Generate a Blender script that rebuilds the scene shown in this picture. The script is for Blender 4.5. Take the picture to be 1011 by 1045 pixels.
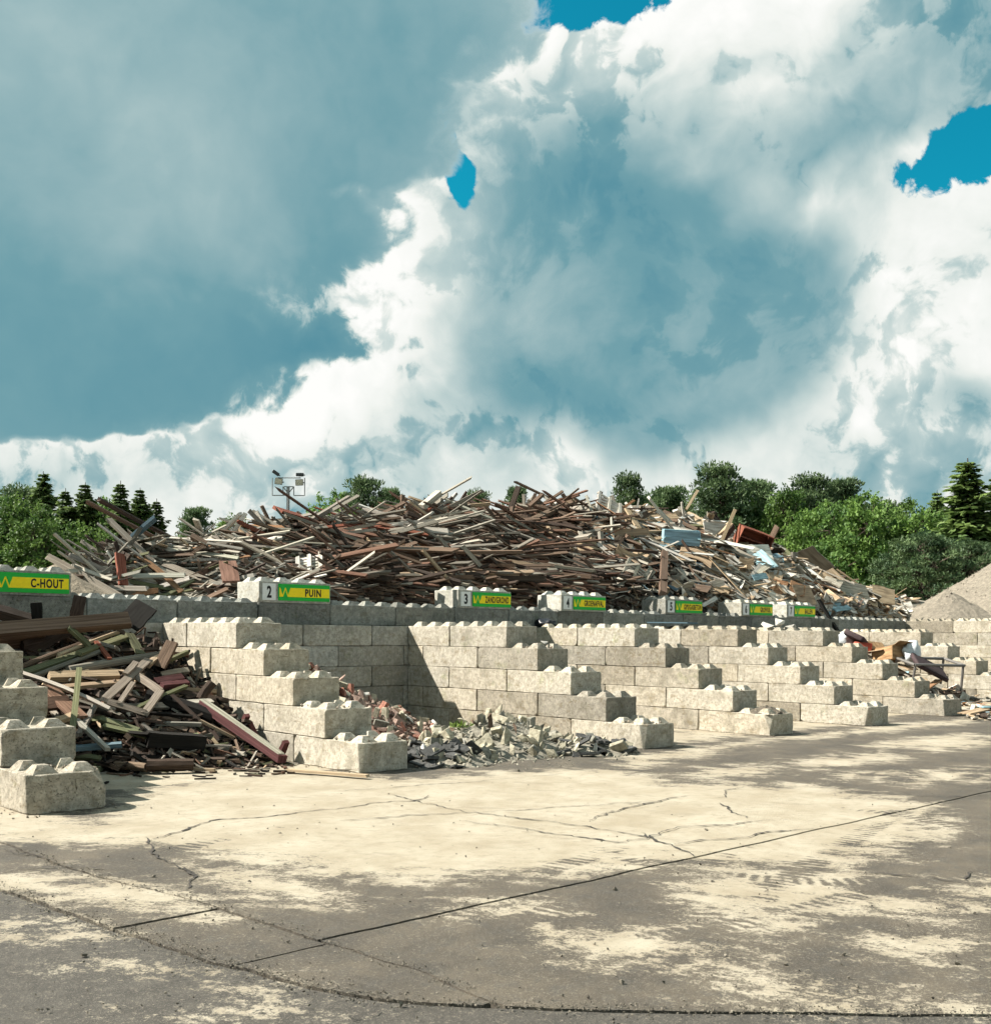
import bpy, bmesh, math, random
from mathutils import Vector, Matrix, noise as mnoise
R = random.Random(7)
scene = bpy.context.scene
for o in list(bpy.data.objects): bpy.data.objects.remove(o)
COL = scene.collection
rad = math.radians

# ------------------------------------------------------------------ camera
PW, PH = 1011.0, 1045.0                      # photograph size, pixels
F, CX, CY = 1104.96, 489.6, 647.7            # focal length and principal point, pixels
YAW, ROLL = 0.743, 0.007
CAM = Vector((-5.604, -14.333, 1.833))
FWD = Vector((math.sin(YAW), math.cos(YAW), 0)); RGT = Vector((math.cos(YAW), -math.sin(YAW), 0)); UPV = Vector((0, 0, 1))
CR = RGT*math.cos(ROLL) + UPV*math.sin(ROLL); CU = -RGT*math.sin(ROLL) + UPV*math.cos(ROLL)
cd = bpy.data.cameras.new('camera'); cam = bpy.data.objects.new('camera', cd); COL.objects.link(cam)
cd.sensor_fit = 'HORIZONTAL'; cd.sensor_width = 36; cd.lens = 36*F/PW
cd.shift_x = (PW/2-CX)/PW; cd.shift_y = (CY-PH/2)/PW
cd.clip_start = .05; cd.clip_end = 3000
M3 = Matrix((CR, CU, -FWD)).transposed()
cam.matrix_world = Matrix.Translation(CAM) @ M3.to_4x4()
scene.camera = cam

def ray(x, y): return FWD + CR*((x-CX)/F) + CU*(-(y-CY)/F)
def onz(x, y, z=0.0): d = ray(x, y); return CAM + d*((z-CAM.z)/d.z)
def onx(x, y, X): d = ray(x, y); return CAM + d*((X-CAM.x)/d.x)
def ony(x, y, Y): d = ray(x, y); return CAM + d*((Y-CAM.y)/d.y)
def project(P):
    q = Vector(P)-CAM; w = q.dot(FWD); return CX+F*q.dot(CR)/w, CY-F*q.dot(CU)/w, w
def onfield(x, y, h, t0=6.0, t1=70.0, step=.06):
    """first point of the pixel's ray that falls below the height field h(X, Y)"""
    d = ray(x, y); t = t0
    while t < t1:
        P = CAM + d*t
        if P.z <= h(P.x, P.y): return P
        t += step
    return None

# ------------------------------------------------------------------ light
SUN = Vector((.75, -.777, -1.0)).normalized()           # direction the light travels
EXPO = 1.3
scene.view_settings.view_transform = 'Standard'; scene.view_settings.look = 'None'
scene.view_settings.exposure = EXPO; scene.view_settings.gamma = 1.0
scene.view_settings.use_curve_mapping = False
scene.render.engine = 'CYCLES'; cy = scene.cycles
cy.max_bounces = 5; cy.diffuse_bounces = 3; cy.glossy_bounces = 2; cy.transmission_bounces = 3; cy.transparent_max_bounces = 4
cy.use_adaptive_sampling = True; cy.adaptive_threshold = .02; cy.adaptive_min_samples = 12
cy.use_denoising = True
sl = bpy.data.lights.new('sun', 'SUN'); sl.energy = 5.0; sl.angle = rad(.5); sl.color = (1, .94, .84)
so = bpy.data.objects.new('sun', sl); COL.objects.link(so)
so.rotation_euler = SUN.to_track_quat('-Z', 'Y').to_euler()

# ------------------------------------------------------------------ node helper
class NT:
    def __init__(s, tree): s.t = tree; s.n = tree.nodes; s.l = tree.links
    def node(s, typ, **kw):
        n = s.n.new(typ)
        for k, v in kw.items(): setattr(n, k, v)
        return n
    def put(s, sock, v):
        if isinstance(v, bpy.types.NodeSocket): s.l.new(v, sock)
        elif v is not None: sock.default_value = v
    def m(s, op, a, b=None, c=None, clamp=False):
        n = s.node('ShaderNodeMath', operation=op, use_clamp=clamp)
        for i, v in enumerate((a, b, c)):
            if v is not None: s.put(n.inputs[i], v)
        return n.outputs[0]
    def v(s, op, a, b=None, c=None, out=0):
        n = s.node('ShaderNodeVectorMath', operation=op)
        for i, v in enumerate((a, b, c)):
            if v is not None: s.put(n.inputs[i], v)
        return n.outputs[out]
    def rng(s, x, a, b, c=0.0, d=1.0, smooth=True):
        n = s.node('ShaderNodeMapRange'); n.interpolation_type = 'SMOOTHSTEP' if smooth else 'LINEAR'
        s.put(n.inputs['Value'], x); s.put(n.inputs['From Min'], a); s.put(n.inputs['From Max'], b)
        s.put(n.inputs['To Min'], c); s.put(n.inputs['To Max'], d); return n.outputs['Result']
    def noise(s, vec, scale, detail=4, rough=.55, lac=2.0, dist=0.0, out='Fac'):
        n = s.node('ShaderNodeTexNoise'); s.put(n.inputs['Vector'], vec); n.inputs['Scale'].default_value = scale
        n.inputs['Detail'].default_value = detail; n.inputs['Roughness'].default_value = rough
        n.inputs['Lacunarity'].default_value = lac; n.inputs['Distortion'].default_value = dist; return n.outputs[out]
    def mix(s, f, a, b, blend='MIX'):
        n = s.node('ShaderNodeMix', data_type='RGBA', blend_type=blend)
        s.put(n.inputs[0], f); s.put(n.inputs[6], a); s.put(n.inputs[7], b); return n.outputs[2]
    def ramp(s, f, stops, interp='LINEAR'):
        n = s.node('ShaderNodeValToRGB'); cr = n.color_ramp; cr.interpolation = interp
        while len(cr.elements) > 1: cr.elements.remove(cr.elements[-1])
        cr.elements[0].position = stops[0][0]; cr.elements[0].color = (*stops[0][1], 1)
        for p, c in stops[1:]:
            e = cr.elements.new(p); e.color = (*c, 1)
        s.put(n.inputs[0], f); return n.outputs[0]
    def scalev(s, vec, sc, off=None):
        n = s.node('ShaderNodeVectorMath', operation='MULTIPLY_ADD'); s.put(n.inputs[0], vec)
        n.inputs[1].default_value = sc; s.put(n.inputs[2], off if off is not None else (0, 0, 0)); return n.outputs[0]

def rgb(r, g, b):                                        # sRGB 0-255 -> linear
    f = lambda c: (c/255/12.92 if c/255 <= .04045 else ((c/255+.055)/1.055)**2.4)
    return (f(r), f(g), f(b))

# ------------------------------------------------------------------ sky
def build_world():
    w = bpy.data.worlds.new('World'); scene.world = w; w.use_nodes = True
    T = NT(w.node_tree); T.n.clear()
    out = T.node('ShaderNodeOutputWorld'); bg = T.node('ShaderNodeBackground'); bg.inputs[1].default_value = .1
    T.l.new(bg.outputs[0], out.inputs[0])
    sky = T.node('ShaderNodeTexSky'); sky.sky_type = 'NISHITA'; sky.sun_disc = False
    tosun = -SUN
    sky.sun_elevation = math.asin(tosun.z); sky.sun_rotation = math.atan2(tosun.x, tosun.y)
    K = 10.0/2**EXPO                                      # display value -> world colour at strength .1
    blue = T.mix(1.0, sky.outputs[0], (.02, .56, .53, 1), 'MULTIPLY')
    D = T.node('ShaderNodeTexCoord').outputs['Generated']
    sep = T.node('ShaderNodeSeparateXYZ'); T.l.new(D, sep.inputs[0])
    # azimuth (0 = along the camera's heading) and elevation, radians
    fx = T.v('DOT_PRODUCT', D, tuple(FWD), out=1); rx = T.v('DOT_PRODUCT', D, tuple(RGT), out=1)
    az = T.m('ARCTAN2', rx, fx); el = T.m('ARCSINE', sep.outputs[2])
    cmb = T.node('ShaderNodeCombineXYZ'); T.l.new(az, cmb.inputs[0]); T.l.new(el, cmb.inputs[1]); P0 = cmb.outputs[0]
    def ang(x, y):
        d = ray(x, y).normalized(); return math.atan2(d.dot(RGT), d.dot(FWD)), math.asin(d.z)
    def total(P, L):
        s = None
        for x, y, rx_, ry_, wgt in L:
            a, e = ang(x, y); k = math.cos(math.atan2(x-CX, F)); sx_ = F/(rx_*2*k*k); sy_ = F/(ry_*2*math.cos(e)**2)
            g = T.rng(T.v('LENGTH', T.scalev(P, (sx_, sy_, 0), (-a*sx_, -e*sy_, 0)), out=1), 1.0, 0.0, 0.0, wgt)
            s = g if s is None else T.m('ADD', s, g)
        return s
    nz = T.noise(D, 6.0, 4, .55, out='Color'); nsep = T.node('ShaderNodeSeparateColor'); T.l.new(nz, nsep.inputs[0])
    P1 = T.v('ADD', P0, T.scalev(nz, (.10, .10, 0), (-.05, -.05, 0)))
    # billows: rounded heads with creases, at the ray and a step towards the sun
    Dw = T.v('ADD', D, T.scalev(nz, (.10, .10, .10)))
    sdir = (tosun - FWD*tosun.dot(FWD)).normalized()*.016
    def billow(off):
        n = T.node('ShaderNodeTexNoise'); n.noise_type = 'RIDGED_MULTIFRACTAL'; n.normalize = False
        T.put(n.inputs['Vector'], T.v('ADD', Dw, off) if off else Dw); n.inputs['Scale'].default_value = 9.5; n.inputs['Detail'].default_value = 5
        n.inputs['Roughness'].default_value = .52; n.inputs['Lacunarity'].default_value = 2.2; n.inputs['Offset'].default_value = .9; n.inputs['Gain'].default_value = 1.4
        return T.m('MULTIPLY', n.outputs['Fac'], -.5)
    b0 = billow(None); b1 = billow(tuple(sdir))           # about -1 .. 0
    bc = T.m('ADD', b0, .55)                              # centred
    lit = T.m('SUBTRACT', b0, b1)
    fine = T.m('SUBTRACT', T.noise(Dw, 17, 6, .60), .5)
    fine2 = T.m('SUBTRACT', T.noise(Dw, 42, 5, .6), .5)
    # small blue gaps
    holes = total(P1, [(610, -6, 105, 34, 1.1), (530, 14, 26, 26, 1.0), (464, 172, 13, 24, 1.15), (467, 134, 8, 20, .9), (468, 68, 6, 14, .7), (985, 172, 70, 29, 1.25)])
    hole = T.rng(T.m('ADD', holes, T.m('ADD', T.m('MULTIPLY', bc, -.35), T.m('ADD', T.m('MULTIPLY', fine, -1.3), T.m('MULTIPLY', fine2, -.9)))), .42, .58)
    # shaded bases (+) and bright heads (-) of the far deck
    cd_ = total(P1, [(650, 335, 165, 105, 1.0), (575, 240, 90, 110, .75), (765, 320, 85, 75, .8), (690, 410, 90, 40, .6)])
    cdm = T.rng(T.m('ADD', cd_, T.m('ADD', T.m('MULTIPLY', bc, .30), T.m('MULTIPLY', fine, .35))), .15, .95)
    dk = total(P1, [(830, 150, 150, 120, .26), (1000, 30, 130, 90, .36), (985, 408, 60, 18, .3), (950, 475, 150, 30, .12), (620, 150, 110, 70, .18),
                    (490, 430, 100, 40, .28), (560, 490, 300, 30, .10), (80, 505, 260, 22, .12), (395, 310, 80, 110, -.22), (280, 420, 150, 40, -.16), (960, 260, 100, 100, -.2), (690, 40, 210, 60, -.26), (575, 465, 30, 40, -.28), (890, 370, 60, 80, -.1)])
    wide = T.m('SUBTRACT', T.noise(D, 2.4, 3, .5), .40)   # the same kind of cloud goes on all round the sky
    outm = T.m('MAXIMUM', T.rng(T.m('ABSOLUTE', az), .55, .95), T.rng(el, .56, .85))
    dk = T.m('ADD', dk, T.m('MULTIPLY', outm, T.m('MULTIPLY', wide, 1.6)))
    br = T.m('SUBTRACT', T.m('SUBTRACT', T.m('SUBTRACT', .69, T.rng(el, .17, .10, 0, .07)), dk), T.m('MULTIPLY', cdm, .40))
    rel = T.m('ADD', T.m('SUBTRACT', 1.0, T.m('MULTIPLY', cdm, .62)), T.rng(el, .2, .1, 0, .5))
    puff = T.m('ADD', T.m('ADD', T.m('MULTIPLY', bc, .5), T.m('MULTIPLY', fine2, .5)), T.m('ADD', T.m('MULTIPLY', fine, .9), T.m('SUBTRACT', nsep.outputs[0], .5)))
    heads = T.m('ADD', T.rng(puff, -.04, .06, -.055, .055), T.rng(T.m('ADD', puff, T.m('SUBTRACT', nsep.outputs[1], .42)), -.02, .09, -.05, .05))   # stacked heads with crisp rims
    br = T.m('ADD', br, T.m('MULTIPLY', rel, T.m('ADD', T.m('ADD', T.m('MULTIPLY', lit, .30), heads), T.m('MULTIPLY', bc, .10))))
    br = T.m('ADD', br, T.m('ADD', T.m('ADD', T.m('MULTIPLY', fine, .26), T.m('MULTIPLY', fine2, .14)), T.m('MULTIPLY', T.m('SUBTRACT', nsep.outputs[2], .5), .60)))
    stops = [(0.0, rgb(88, 145, 161)), (.25, rgb(114, 161, 171)), (.45, rgb(156, 186, 190)), (.66, rgb(199, 215, 213)), (.84, rgb(238, 242, 237)), (1.0, rgb(255, 255, 252))]
    # near dark deck on the left: its right-hand edge as a curve azimuth(elevation)
    E1 = .60
    edge = [(-60, 520), (-10, 515), (20, 512), (60, 490), (90, 468), (130, 455), (175, 445), (198, 350), (240, 380), (265, 352), (295, 322), (335, 348), (360, 376), (374, 310), (392, 262), (418, 222), (432, 190), (446, 150), (458, -60), (470, -400), (520, -420)]
    fc = T.node('ShaderNodeFloatCurve'); cv = fc.mapping.curves[0]; pts = []
    for x, y in [(b, a) for a, b in edge]:
        a_, e_ = ang(max(x+14, -300), y); pts.append((e_/E1, .5+a_))
    pts = sorted(pts); pts = [(0.0, pts[0][1])]+pts+[(1.0, pts[-1][1])]
    cv.points[0].location = pts[0]; cv.points[1].location = pts[-1]
    for q in pts[1:-1]: cv.points.new(*q)
    for q in cv.points: q.handle_type = 'VECTOR'
    fc.mapping.update()
    sp1 = T.node('ShaderNodeSeparateXYZ'); T.l.new(T.v('ADD', P0, T.scalev(nz, (.06, .075, 0), (-.03, -.0375, 0))), sp1.inputs[0])
    T.l.new(T.m('MULTIPLY', sp1.outputs[1], 1/E1), fc.inputs['Value'])
    nd = T.m('SUBTRACT', T.m('SUBTRACT', fc.outputs[0], .5), sp1.outputs[0])
    nd = T.m('ADD', nd, T.m('ADD', T.m('ADD', T.m('MULTIPLY', bc, .05), T.m('MULTIPLY', T.m('SUBTRACT', nsep.outputs[0], .5), .34)), T.m('ADD', T.m('MULTIPLY', fine, .16), T.m('MULTIPLY', fine2, .06))))
    nal = T.m('MULTIPLY', T.rng(nd, -.006, .026), T.rng(az, -1.2, -.7))
    nsh = total(P1, [(150, 385, 280, 80, .22), (340, 335, 90, 60, .22), (330, 120, 130, 110, .10), (60, 40, 160, 80, -.08), (40, 230, 120, 90, -.06), (220, 170, 70, 70, -.10)])
    nb = T.m('SUBTRACT', .36, nsh)
    nb = T.m('ADD', nb, T.m('ADD', T.m('MULTIPLY', T.m('SUBTRACT', nsep.outputs[1], .5), .42), T.m('ADD', T.m('MULTIPLY', fine, .13), T.m('MULTIPLY', fine2, .04))))
    nb = T.m('ADD', nb, T.m('ADD', T.m('MULTIPLY', lit, .06), T.rng(nd, .06, .0, 0, .16)))
    val = T.node('ShaderNodeMix'); T.put(val.inputs[0], nal); T.put(val.inputs[2], br); T.put(val.inputs[3], nb)
    cl = T.mix(1.0, T.ramp(val.outputs[0], stops), (K, K, K, 1), 'MULTIPLY')
    hole = T.m('MULTIPLY', hole, T.m('SUBTRACT', 1.0, nal))
    c = T.mix(hole, cl, blue)
    c = T.mix(T.rng(el, .0, -.03), c, (.25*K, .27*K, .25*K, 1))
    T.l.new(c, bg.inputs[0])
build_world()

# ------------------------------------------------------------------ object helpers
def tag(o, label=None, cat=None, group=None, kind=None):
    if label: o['label'] = label
    if cat: o['category'] = cat
    if group: o['group'] = group
    if kind: o['kind'] = kind
    return o
def link(name, data, parent=None, loc=None):
    o = bpy.data.objects.new(name, data); COL.objects.link(o)
    if parent: o.parent = parent
    if loc is not None: o.location = loc
    return o
def empty(name, loc=(0, 0, 0)):
    o = link(name, None, None, loc); o.empty_display_size = .3; return o
def mesh_from(name, V, Fc, mat=None, smooth=False, mats=None, mi=None):
    me = bpy.data.meshes.new(name); me.from_pydata(V, [], Fc)
    if mat: me.materials.append(mat)
    if mats:
        for m in mats: me.materials.append(m)
    if mi: me.polygons.foreach_set('material_index', mi)
    if smooth: me.polygons.foreach_set('use_smooth', [True]*len(me.polygons))
    me.update(); return me
def from_bm(name, bm, mat, smooth=False):
    me = bpy.data.meshes.new(name); bm.normal_update(); bm.to_mesh(me); bm.free(); me.materials.append(mat)
    if smooth: me.polygons.foreach_set('use_smooth', [True]*len(me.polygons))
    return me
def basis(d, up=Vector((0, 0, 1)), roll=0.0):
    x = d.normalized(); y = up.cross(x)
    if y.length < 1e-4: y = Vector((1, 0, 0)).cross(x)
    y.normalize(); z = x.cross(y)
    if roll: q = Matrix.Rotation(roll, 3, x); y = q @ y; z = q @ z
    return Matrix((x, y, z)).transposed()

# ------------------------------------------------------------------ materials
def new_mat(name):
    m = bpy.data.materials.new(name); m.use_nodes = True; T = NT(m.node_tree); T.n.clear()
    o = T.node('ShaderNodeOutputMaterial'); b = T.node('ShaderNodeBsdfPrincipled')
    T.l.new(b.outputs[0], o.inputs[0]); b.inputs['Specular IOR Level'].default_value = .3
    return m, T, b
def bump(T, b, h, strength=.5, dist=.01):
    n = T.node('ShaderNodeBump'); n.inputs['Strength'].default_value = strength; n.inputs['Distance'].default_value = dist
    T.l.new(h, n.inputs['Height']); T.l.new(n.outputs[0], b.inputs['Normal'])
def plain(name, col, rough=.6, metal=0.0, var=.12, scale=9):
    m, T, b = new_mat(name)
    g = T.node('ShaderNodeNewGeometry').outputs['Position']
    n = T.noise(g, scale, 5, .6)
    c = T.mix(T.rng(n, .3, .7), tuple(x*(1-var) for x in col)+(1,), tuple(min(1, x*(1+var)) for x in col)+(1,))
    T.l.new(c, b.inputs['Base Color']); b.inputs['Roughness'].default_value = rough; b.inputs['Metallic'].default_value = metal
    return m
def concrete(name, base, darkcol, amount, streak=.5):
    m, T, b = new_mat(name)
    g = T.node('ShaderNodeNewGeometry').outputs['Position']; oi = T.node('ShaderNodeObjectInfo').outputs['Random']
    n1 = T.noise(g, 2.6, 6, .66); n2 = T.noise(g, 13, 6, .72); n3 = T.noise(g, 55, 4, .7)
    st = T.noise(T.scalev(g, (9, 9, .9)), 1.4, 5, .65); blot = T.noise(T.scalev(g, (1, 1, 1.6), (7, 3, 1)), 5.5, 6, .72)
    c = T.mix(T.rng(n2, .33, .68), tuple(x*.72 for x in base)+(1,), tuple(x*1.2 for x in base)+(1,))
    c = T.mix(T.m('MULTIPLY', T.rng(n1, .46, .66), amount), c, darkcol+(1,))
    c = T.mix(T.m('MULTIPLY', T.rng(st, .54, .74), streak*.7), c, tuple(x*.75 for x in darkcol)+(1,))
    c = T.mix(T.m('MULTIPLY', T.rng(blot, .54, .64), .6), c, (darkcol[0]*1.0, darkcol[1]*.88, darkcol[2]*.7, 1))
    c = T.mix(T.m('MULTIPLY', T.rng(n3, .40, .28), .55), c, tuple(min(.6, x*1.35) for x in base)+(1,))
    spots = T.noise(g, 24, 4, .8); scr = T.noise(T.scalev(g, (3.2, 3.2, 30), (1, 5, 2)), 1.0, 5, .75)
    c = T.mix(T.m('MULTIPLY', T.rng(scr, .60, .66), .55), c, (darkcol[0]*.62, darkcol[1]*.55, darkcol[2]*.45, 1))
    c = T.mix(T.m('MULTIPLY', T.rng(spots, .59, .65), .8), c, (darkcol[0]*.5, darkcol[1]*.46, darkcol[2]*.4, 1))
    pit = T.rng(n3, .58, .66)
    c = T.mix(T.m('MULTIPLY', pit, .75), c, tuple(x*.38 for x in darkcol)+(1,))
    v = T.rng(oi, 0, 1, .66, 1.18, False)
    c = T.mix(T.m('MULTIPLY', T.m('FRACT', T.m('MULTIPLY', oi, 17.3)), .35), c, T.mix(1.0, c, (1.0, .88, .70, 1), 'MULTIPLY'))
    c = T.mix(T.m('MULTIPLY', T.m('MULTIPLY', T.rng(T.noise(g, 3.4, 5, .7), .56, .68), .5), T.m('FRACT', T.m('MULTIPLY', oi, 5.7))), c, T.mix(1.0, c, (.62, .70, .42, 1), 'MULTIPLY'))
    cc = T.node('ShaderNodeHueSaturation'); T.l.new(c, cc.inputs['Color']); T.l.new(v, cc.inputs['Value'])
    T.l.new(cc.outputs[0], b.inputs['Base Color']); b.inputs['Roughness'].default_value = .92
    h = T.m('ADD', T.m('MULTIPLY', n2, .6), T.m('ADD', T.m('MULTIPLY', n3, .35), T.m('MULTIPLY', pit, -.6)))
    bump(T, b, h, .8, .016)
    return m
CONC = concrete('concrete_pale', (.40, .37, .31), (.20, .182, .14), .6, .45)
CONCG = concrete('concrete_grey', (.42, .415, .375), (.27, .27, .24), .6, .35)
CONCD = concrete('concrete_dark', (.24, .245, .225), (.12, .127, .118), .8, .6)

def wood(name, vcol):
    """weathered timber; tint from the object colour, or from a colour attribute for the joined fill"""
    m, T, b = new_mat(name)
    if vcol:
        a = T.node('ShaderNodeAttribute'); a.attribute_name = 'tint'; tint = a.outputs['Color']; rnd = a.outputs['Alpha']
        uv = T.node('ShaderNodeUVMap').outputs[0]; off = None
        vec = T.scalev(uv, (1, 1, 1))
    else:
        oi = T.node('ShaderNodeObjectInfo'); tint = oi.outputs['Color']
        uv = T.node('ShaderNodeUVMap').outputs[0]
        cm = T.node('ShaderNodeCombineXYZ'); T.l.new(T.m('MULTIPLY', oi.outputs['Random'], 57.0), cm.inputs[0]); T.l.new(T.m('MULTIPLY', oi.outputs['Random'], 31.0), cm.inputs[1])
        vec = T.v('ADD', uv, cm.outputs[0])
    gr = T.noise(T.scalev(vec, (1.2, 26, 1)), 1.0, 5, .6); pa = T.noise(T.scalev(vec, (1.6, 3, 1)), 1.3, 4, .6)
    c = T.mix(T.rng(gr, .32, .68), T.mix(1.0, tint, (.55, .5, .46, 1), 'MULTIPLY'), T.mix(1.0, tint, (1.25, 1.22, 1.18, 1), 'MULTIPLY'))
    c = T.mix(T.m('MULTIPLY', T.rng(pa, .5, .72), .5), c, T.mix(1.0, tint, (.62, .62, .64, 1), 'MULTIPLY'))
    T.l.new(c, b.inputs['Base Color']); b.inputs['Roughness'].default_value = .88; b.inputs['Specular IOR Level'].default_value = .15
    bump(T, b, gr, .4, .006)
    return m
WOOD = wood('weathered_wood', False); WOODV = wood('weathered_wood_fill', True)

# ------------------------------------------------------------------ ground
def lerp_table(tab, y):
    for (y0, x0), (y1, x1) in zip(tab, tab[1:]):
        if y <= y1: return x0 + (x1-x0)*(y-y0)/(y1-y0)
    return tab[-1][1]
TB = [(-60, 40), (-16, 3.2), (-12.14, -.2), (-11.05, -1.35), (-10.41, -1.97), (-10.01, -2.28), (-9.72, -2.4), (-9.0, -2.58), (-7.97, -2.73), (-6.83, -2.84), (-6.34, -2.89), (-4, -3.0), (60, -3.2)]
TC = [(-10.41, -1.9), (-9.75, -1.85), (-8.88, -1.94), (-7.62, -2.02), (-6.75, -2.17), (-5.78, -2.27), (-4.88, -2.29), (60, -2.4)]
TB = [(y, x) for y, x in TB]; TC = [(y, x) for y, x in TC]
JW = lambda x: wob(x, 0, 1.3, .02, 4)+wob(x, 0, 7, .008, 6)
def wob(x, y, s, a, k=0): return a*mnoise.noise(Vector((x*s, y*s, k)))
def XB(y): return lerp_table(TB, y) + wob(0, y, 3, .035) + wob(0, y, 11, .012, 3)
def XC(y): return lerp_table(TC, y) + wob(5, y, 3, .03) + wob(5, y, 11, .012, 3)
clean_px = [
 [(-40, 850), (-40, 800), (100, 838), (150, 803), (300, 786), (420, 795), (560, 785), (640, 786), (690, 800), (820, 801), (880, 809), (950, 822), (955, 850), (900, 868), (840, 886), (700, 882), (560, 890), (430, 896), (330, 892), (230, 872), (120, 860), (0, 860)],
 [(640, 772), (905, 741), (990, 733), (985, 738), (900, 747), (760, 760), (690, 776), (640, 785)],
 [(690, 905), (760, 893), (860, 892), (900, 922), (1020, 900), (1020, 925), (960, 930), (890, 926), (820, 932), (700, 915)],
 [(-20, 893), (60, 893), (72, 903), (50, 915), (-20, 910)], [(45, 907), (130, 900), (215, 925), (200, 933), (60, 918)], [(200, 885), (330, 905), (330, 920), (240, 912)],
 [(110, 976), (200, 990), (300, 1020), (250, 1022), (120, 986)], [(545, 945), (620, 952), (730, 965), (720, 985), (600, 975)],
 [(770, 985), (830, 1000), (955, 1032), (850, 1032), (770, 1000)], [(720, 935), (800, 940), (800, 947), (725, 943)], [(880, 760), (990, 748), (1000, 757), (900, 765)],
 [(430, 700), (760, 700), (900, 700), (900, 735), (680, 760), (430, 775)], [(20, 925), (60, 930), (110, 948), (60, 945)], [(0, 935), (60, 955), (60, 965), (0, 945)],
 [(820, 775), (900, 767), (912, 776), (830, 785)], [(925, 790), (1005, 784), (1005, 796), (930, 800)], [(715, 786), (790, 779), (785, 790), (720, 794)], [(945, 759), (1015, 752), (1015, 761), (950, 766)], [(860, 790), (905, 787), (900, 795), (865, 797)], [(480, 930), (560, 925), (560, 935)], [(880, 965), (990, 955), (990, 968), (890, 975)]]
clean_w = [[onz(*q).to_2d() for q in pg] for pg in clean_px]
def sdist(pg, P):
    ins = False; best = 1e9; n = len(pg)
    for i in range(n):
        a = pg[i]; b = pg[(i+1) % n]
        if (a.y > P.y) != (b.y > P.y) and P.x < (b.x-a.x)*(P.y-a.y)/(b.y-a.y)+a.x: ins = not ins
        ab = b-a; t = max(0, min(1, (P-a).dot(ab)/max(1e-9, ab.length_squared))); best = min(best, (P-a-ab*t).length)
    return -best if ins else best
boxes = [(min(q.x for q in g)-1.3, max(q.x for q in g)+1.3, min(q.y for q in g)-1.3, max(q.y for q in g)+1.3) for g in clean_w]
def clean(x, y):
    if y > -2.2: return .68
    if x > 30 or x < -9 or y < -15: return .25
    P = Vector((x, y)); d = 1.0
    for g, bx in zip(clean_w, boxes):
        if bx[0] < x < bx[1] and bx[2] < y < bx[3]: d = min(d, sdist(g, P))
    return max(.1, min(1, .5 - d*.62))
def circle3(a, b, c):
    (ax, ay), (bx_, by), (cx_, cy_) = [onz(*q).to_2d() for q in (a, b, c)]
    d = 2*(ax*(by-cy_)+bx_*(cy_-ay)+cx_*(ay-by)); u = ((ax*ax+ay*ay)*(by-cy_)+(bx_**2+by*by)*(cy_-ay)+(cx_**2+cy_**2)*(ay-by))/d; v = ((ax*ax+ay*ay)*(cx_-bx_)+(bx_**2+by*by)*(ax-cx_)+(cx_**2+cy_**2)*(bx_-ax))/d
    return (u, v, math.hypot(ax-u, ay-v))
TRACKS = [circle3(*t)+(.16,) for t in [((930, 822), (880, 850), (790, 905)), ((860, 812), (800, 845), (640, 905)), ((700, 842), (640, 862), (500, 905)), ((1000, 850), (900, 905), (760, 940)), ((420, 818), (300, 840), (130, 880)), ((1000, 890), (880, 900), (660, 880))]]
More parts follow.
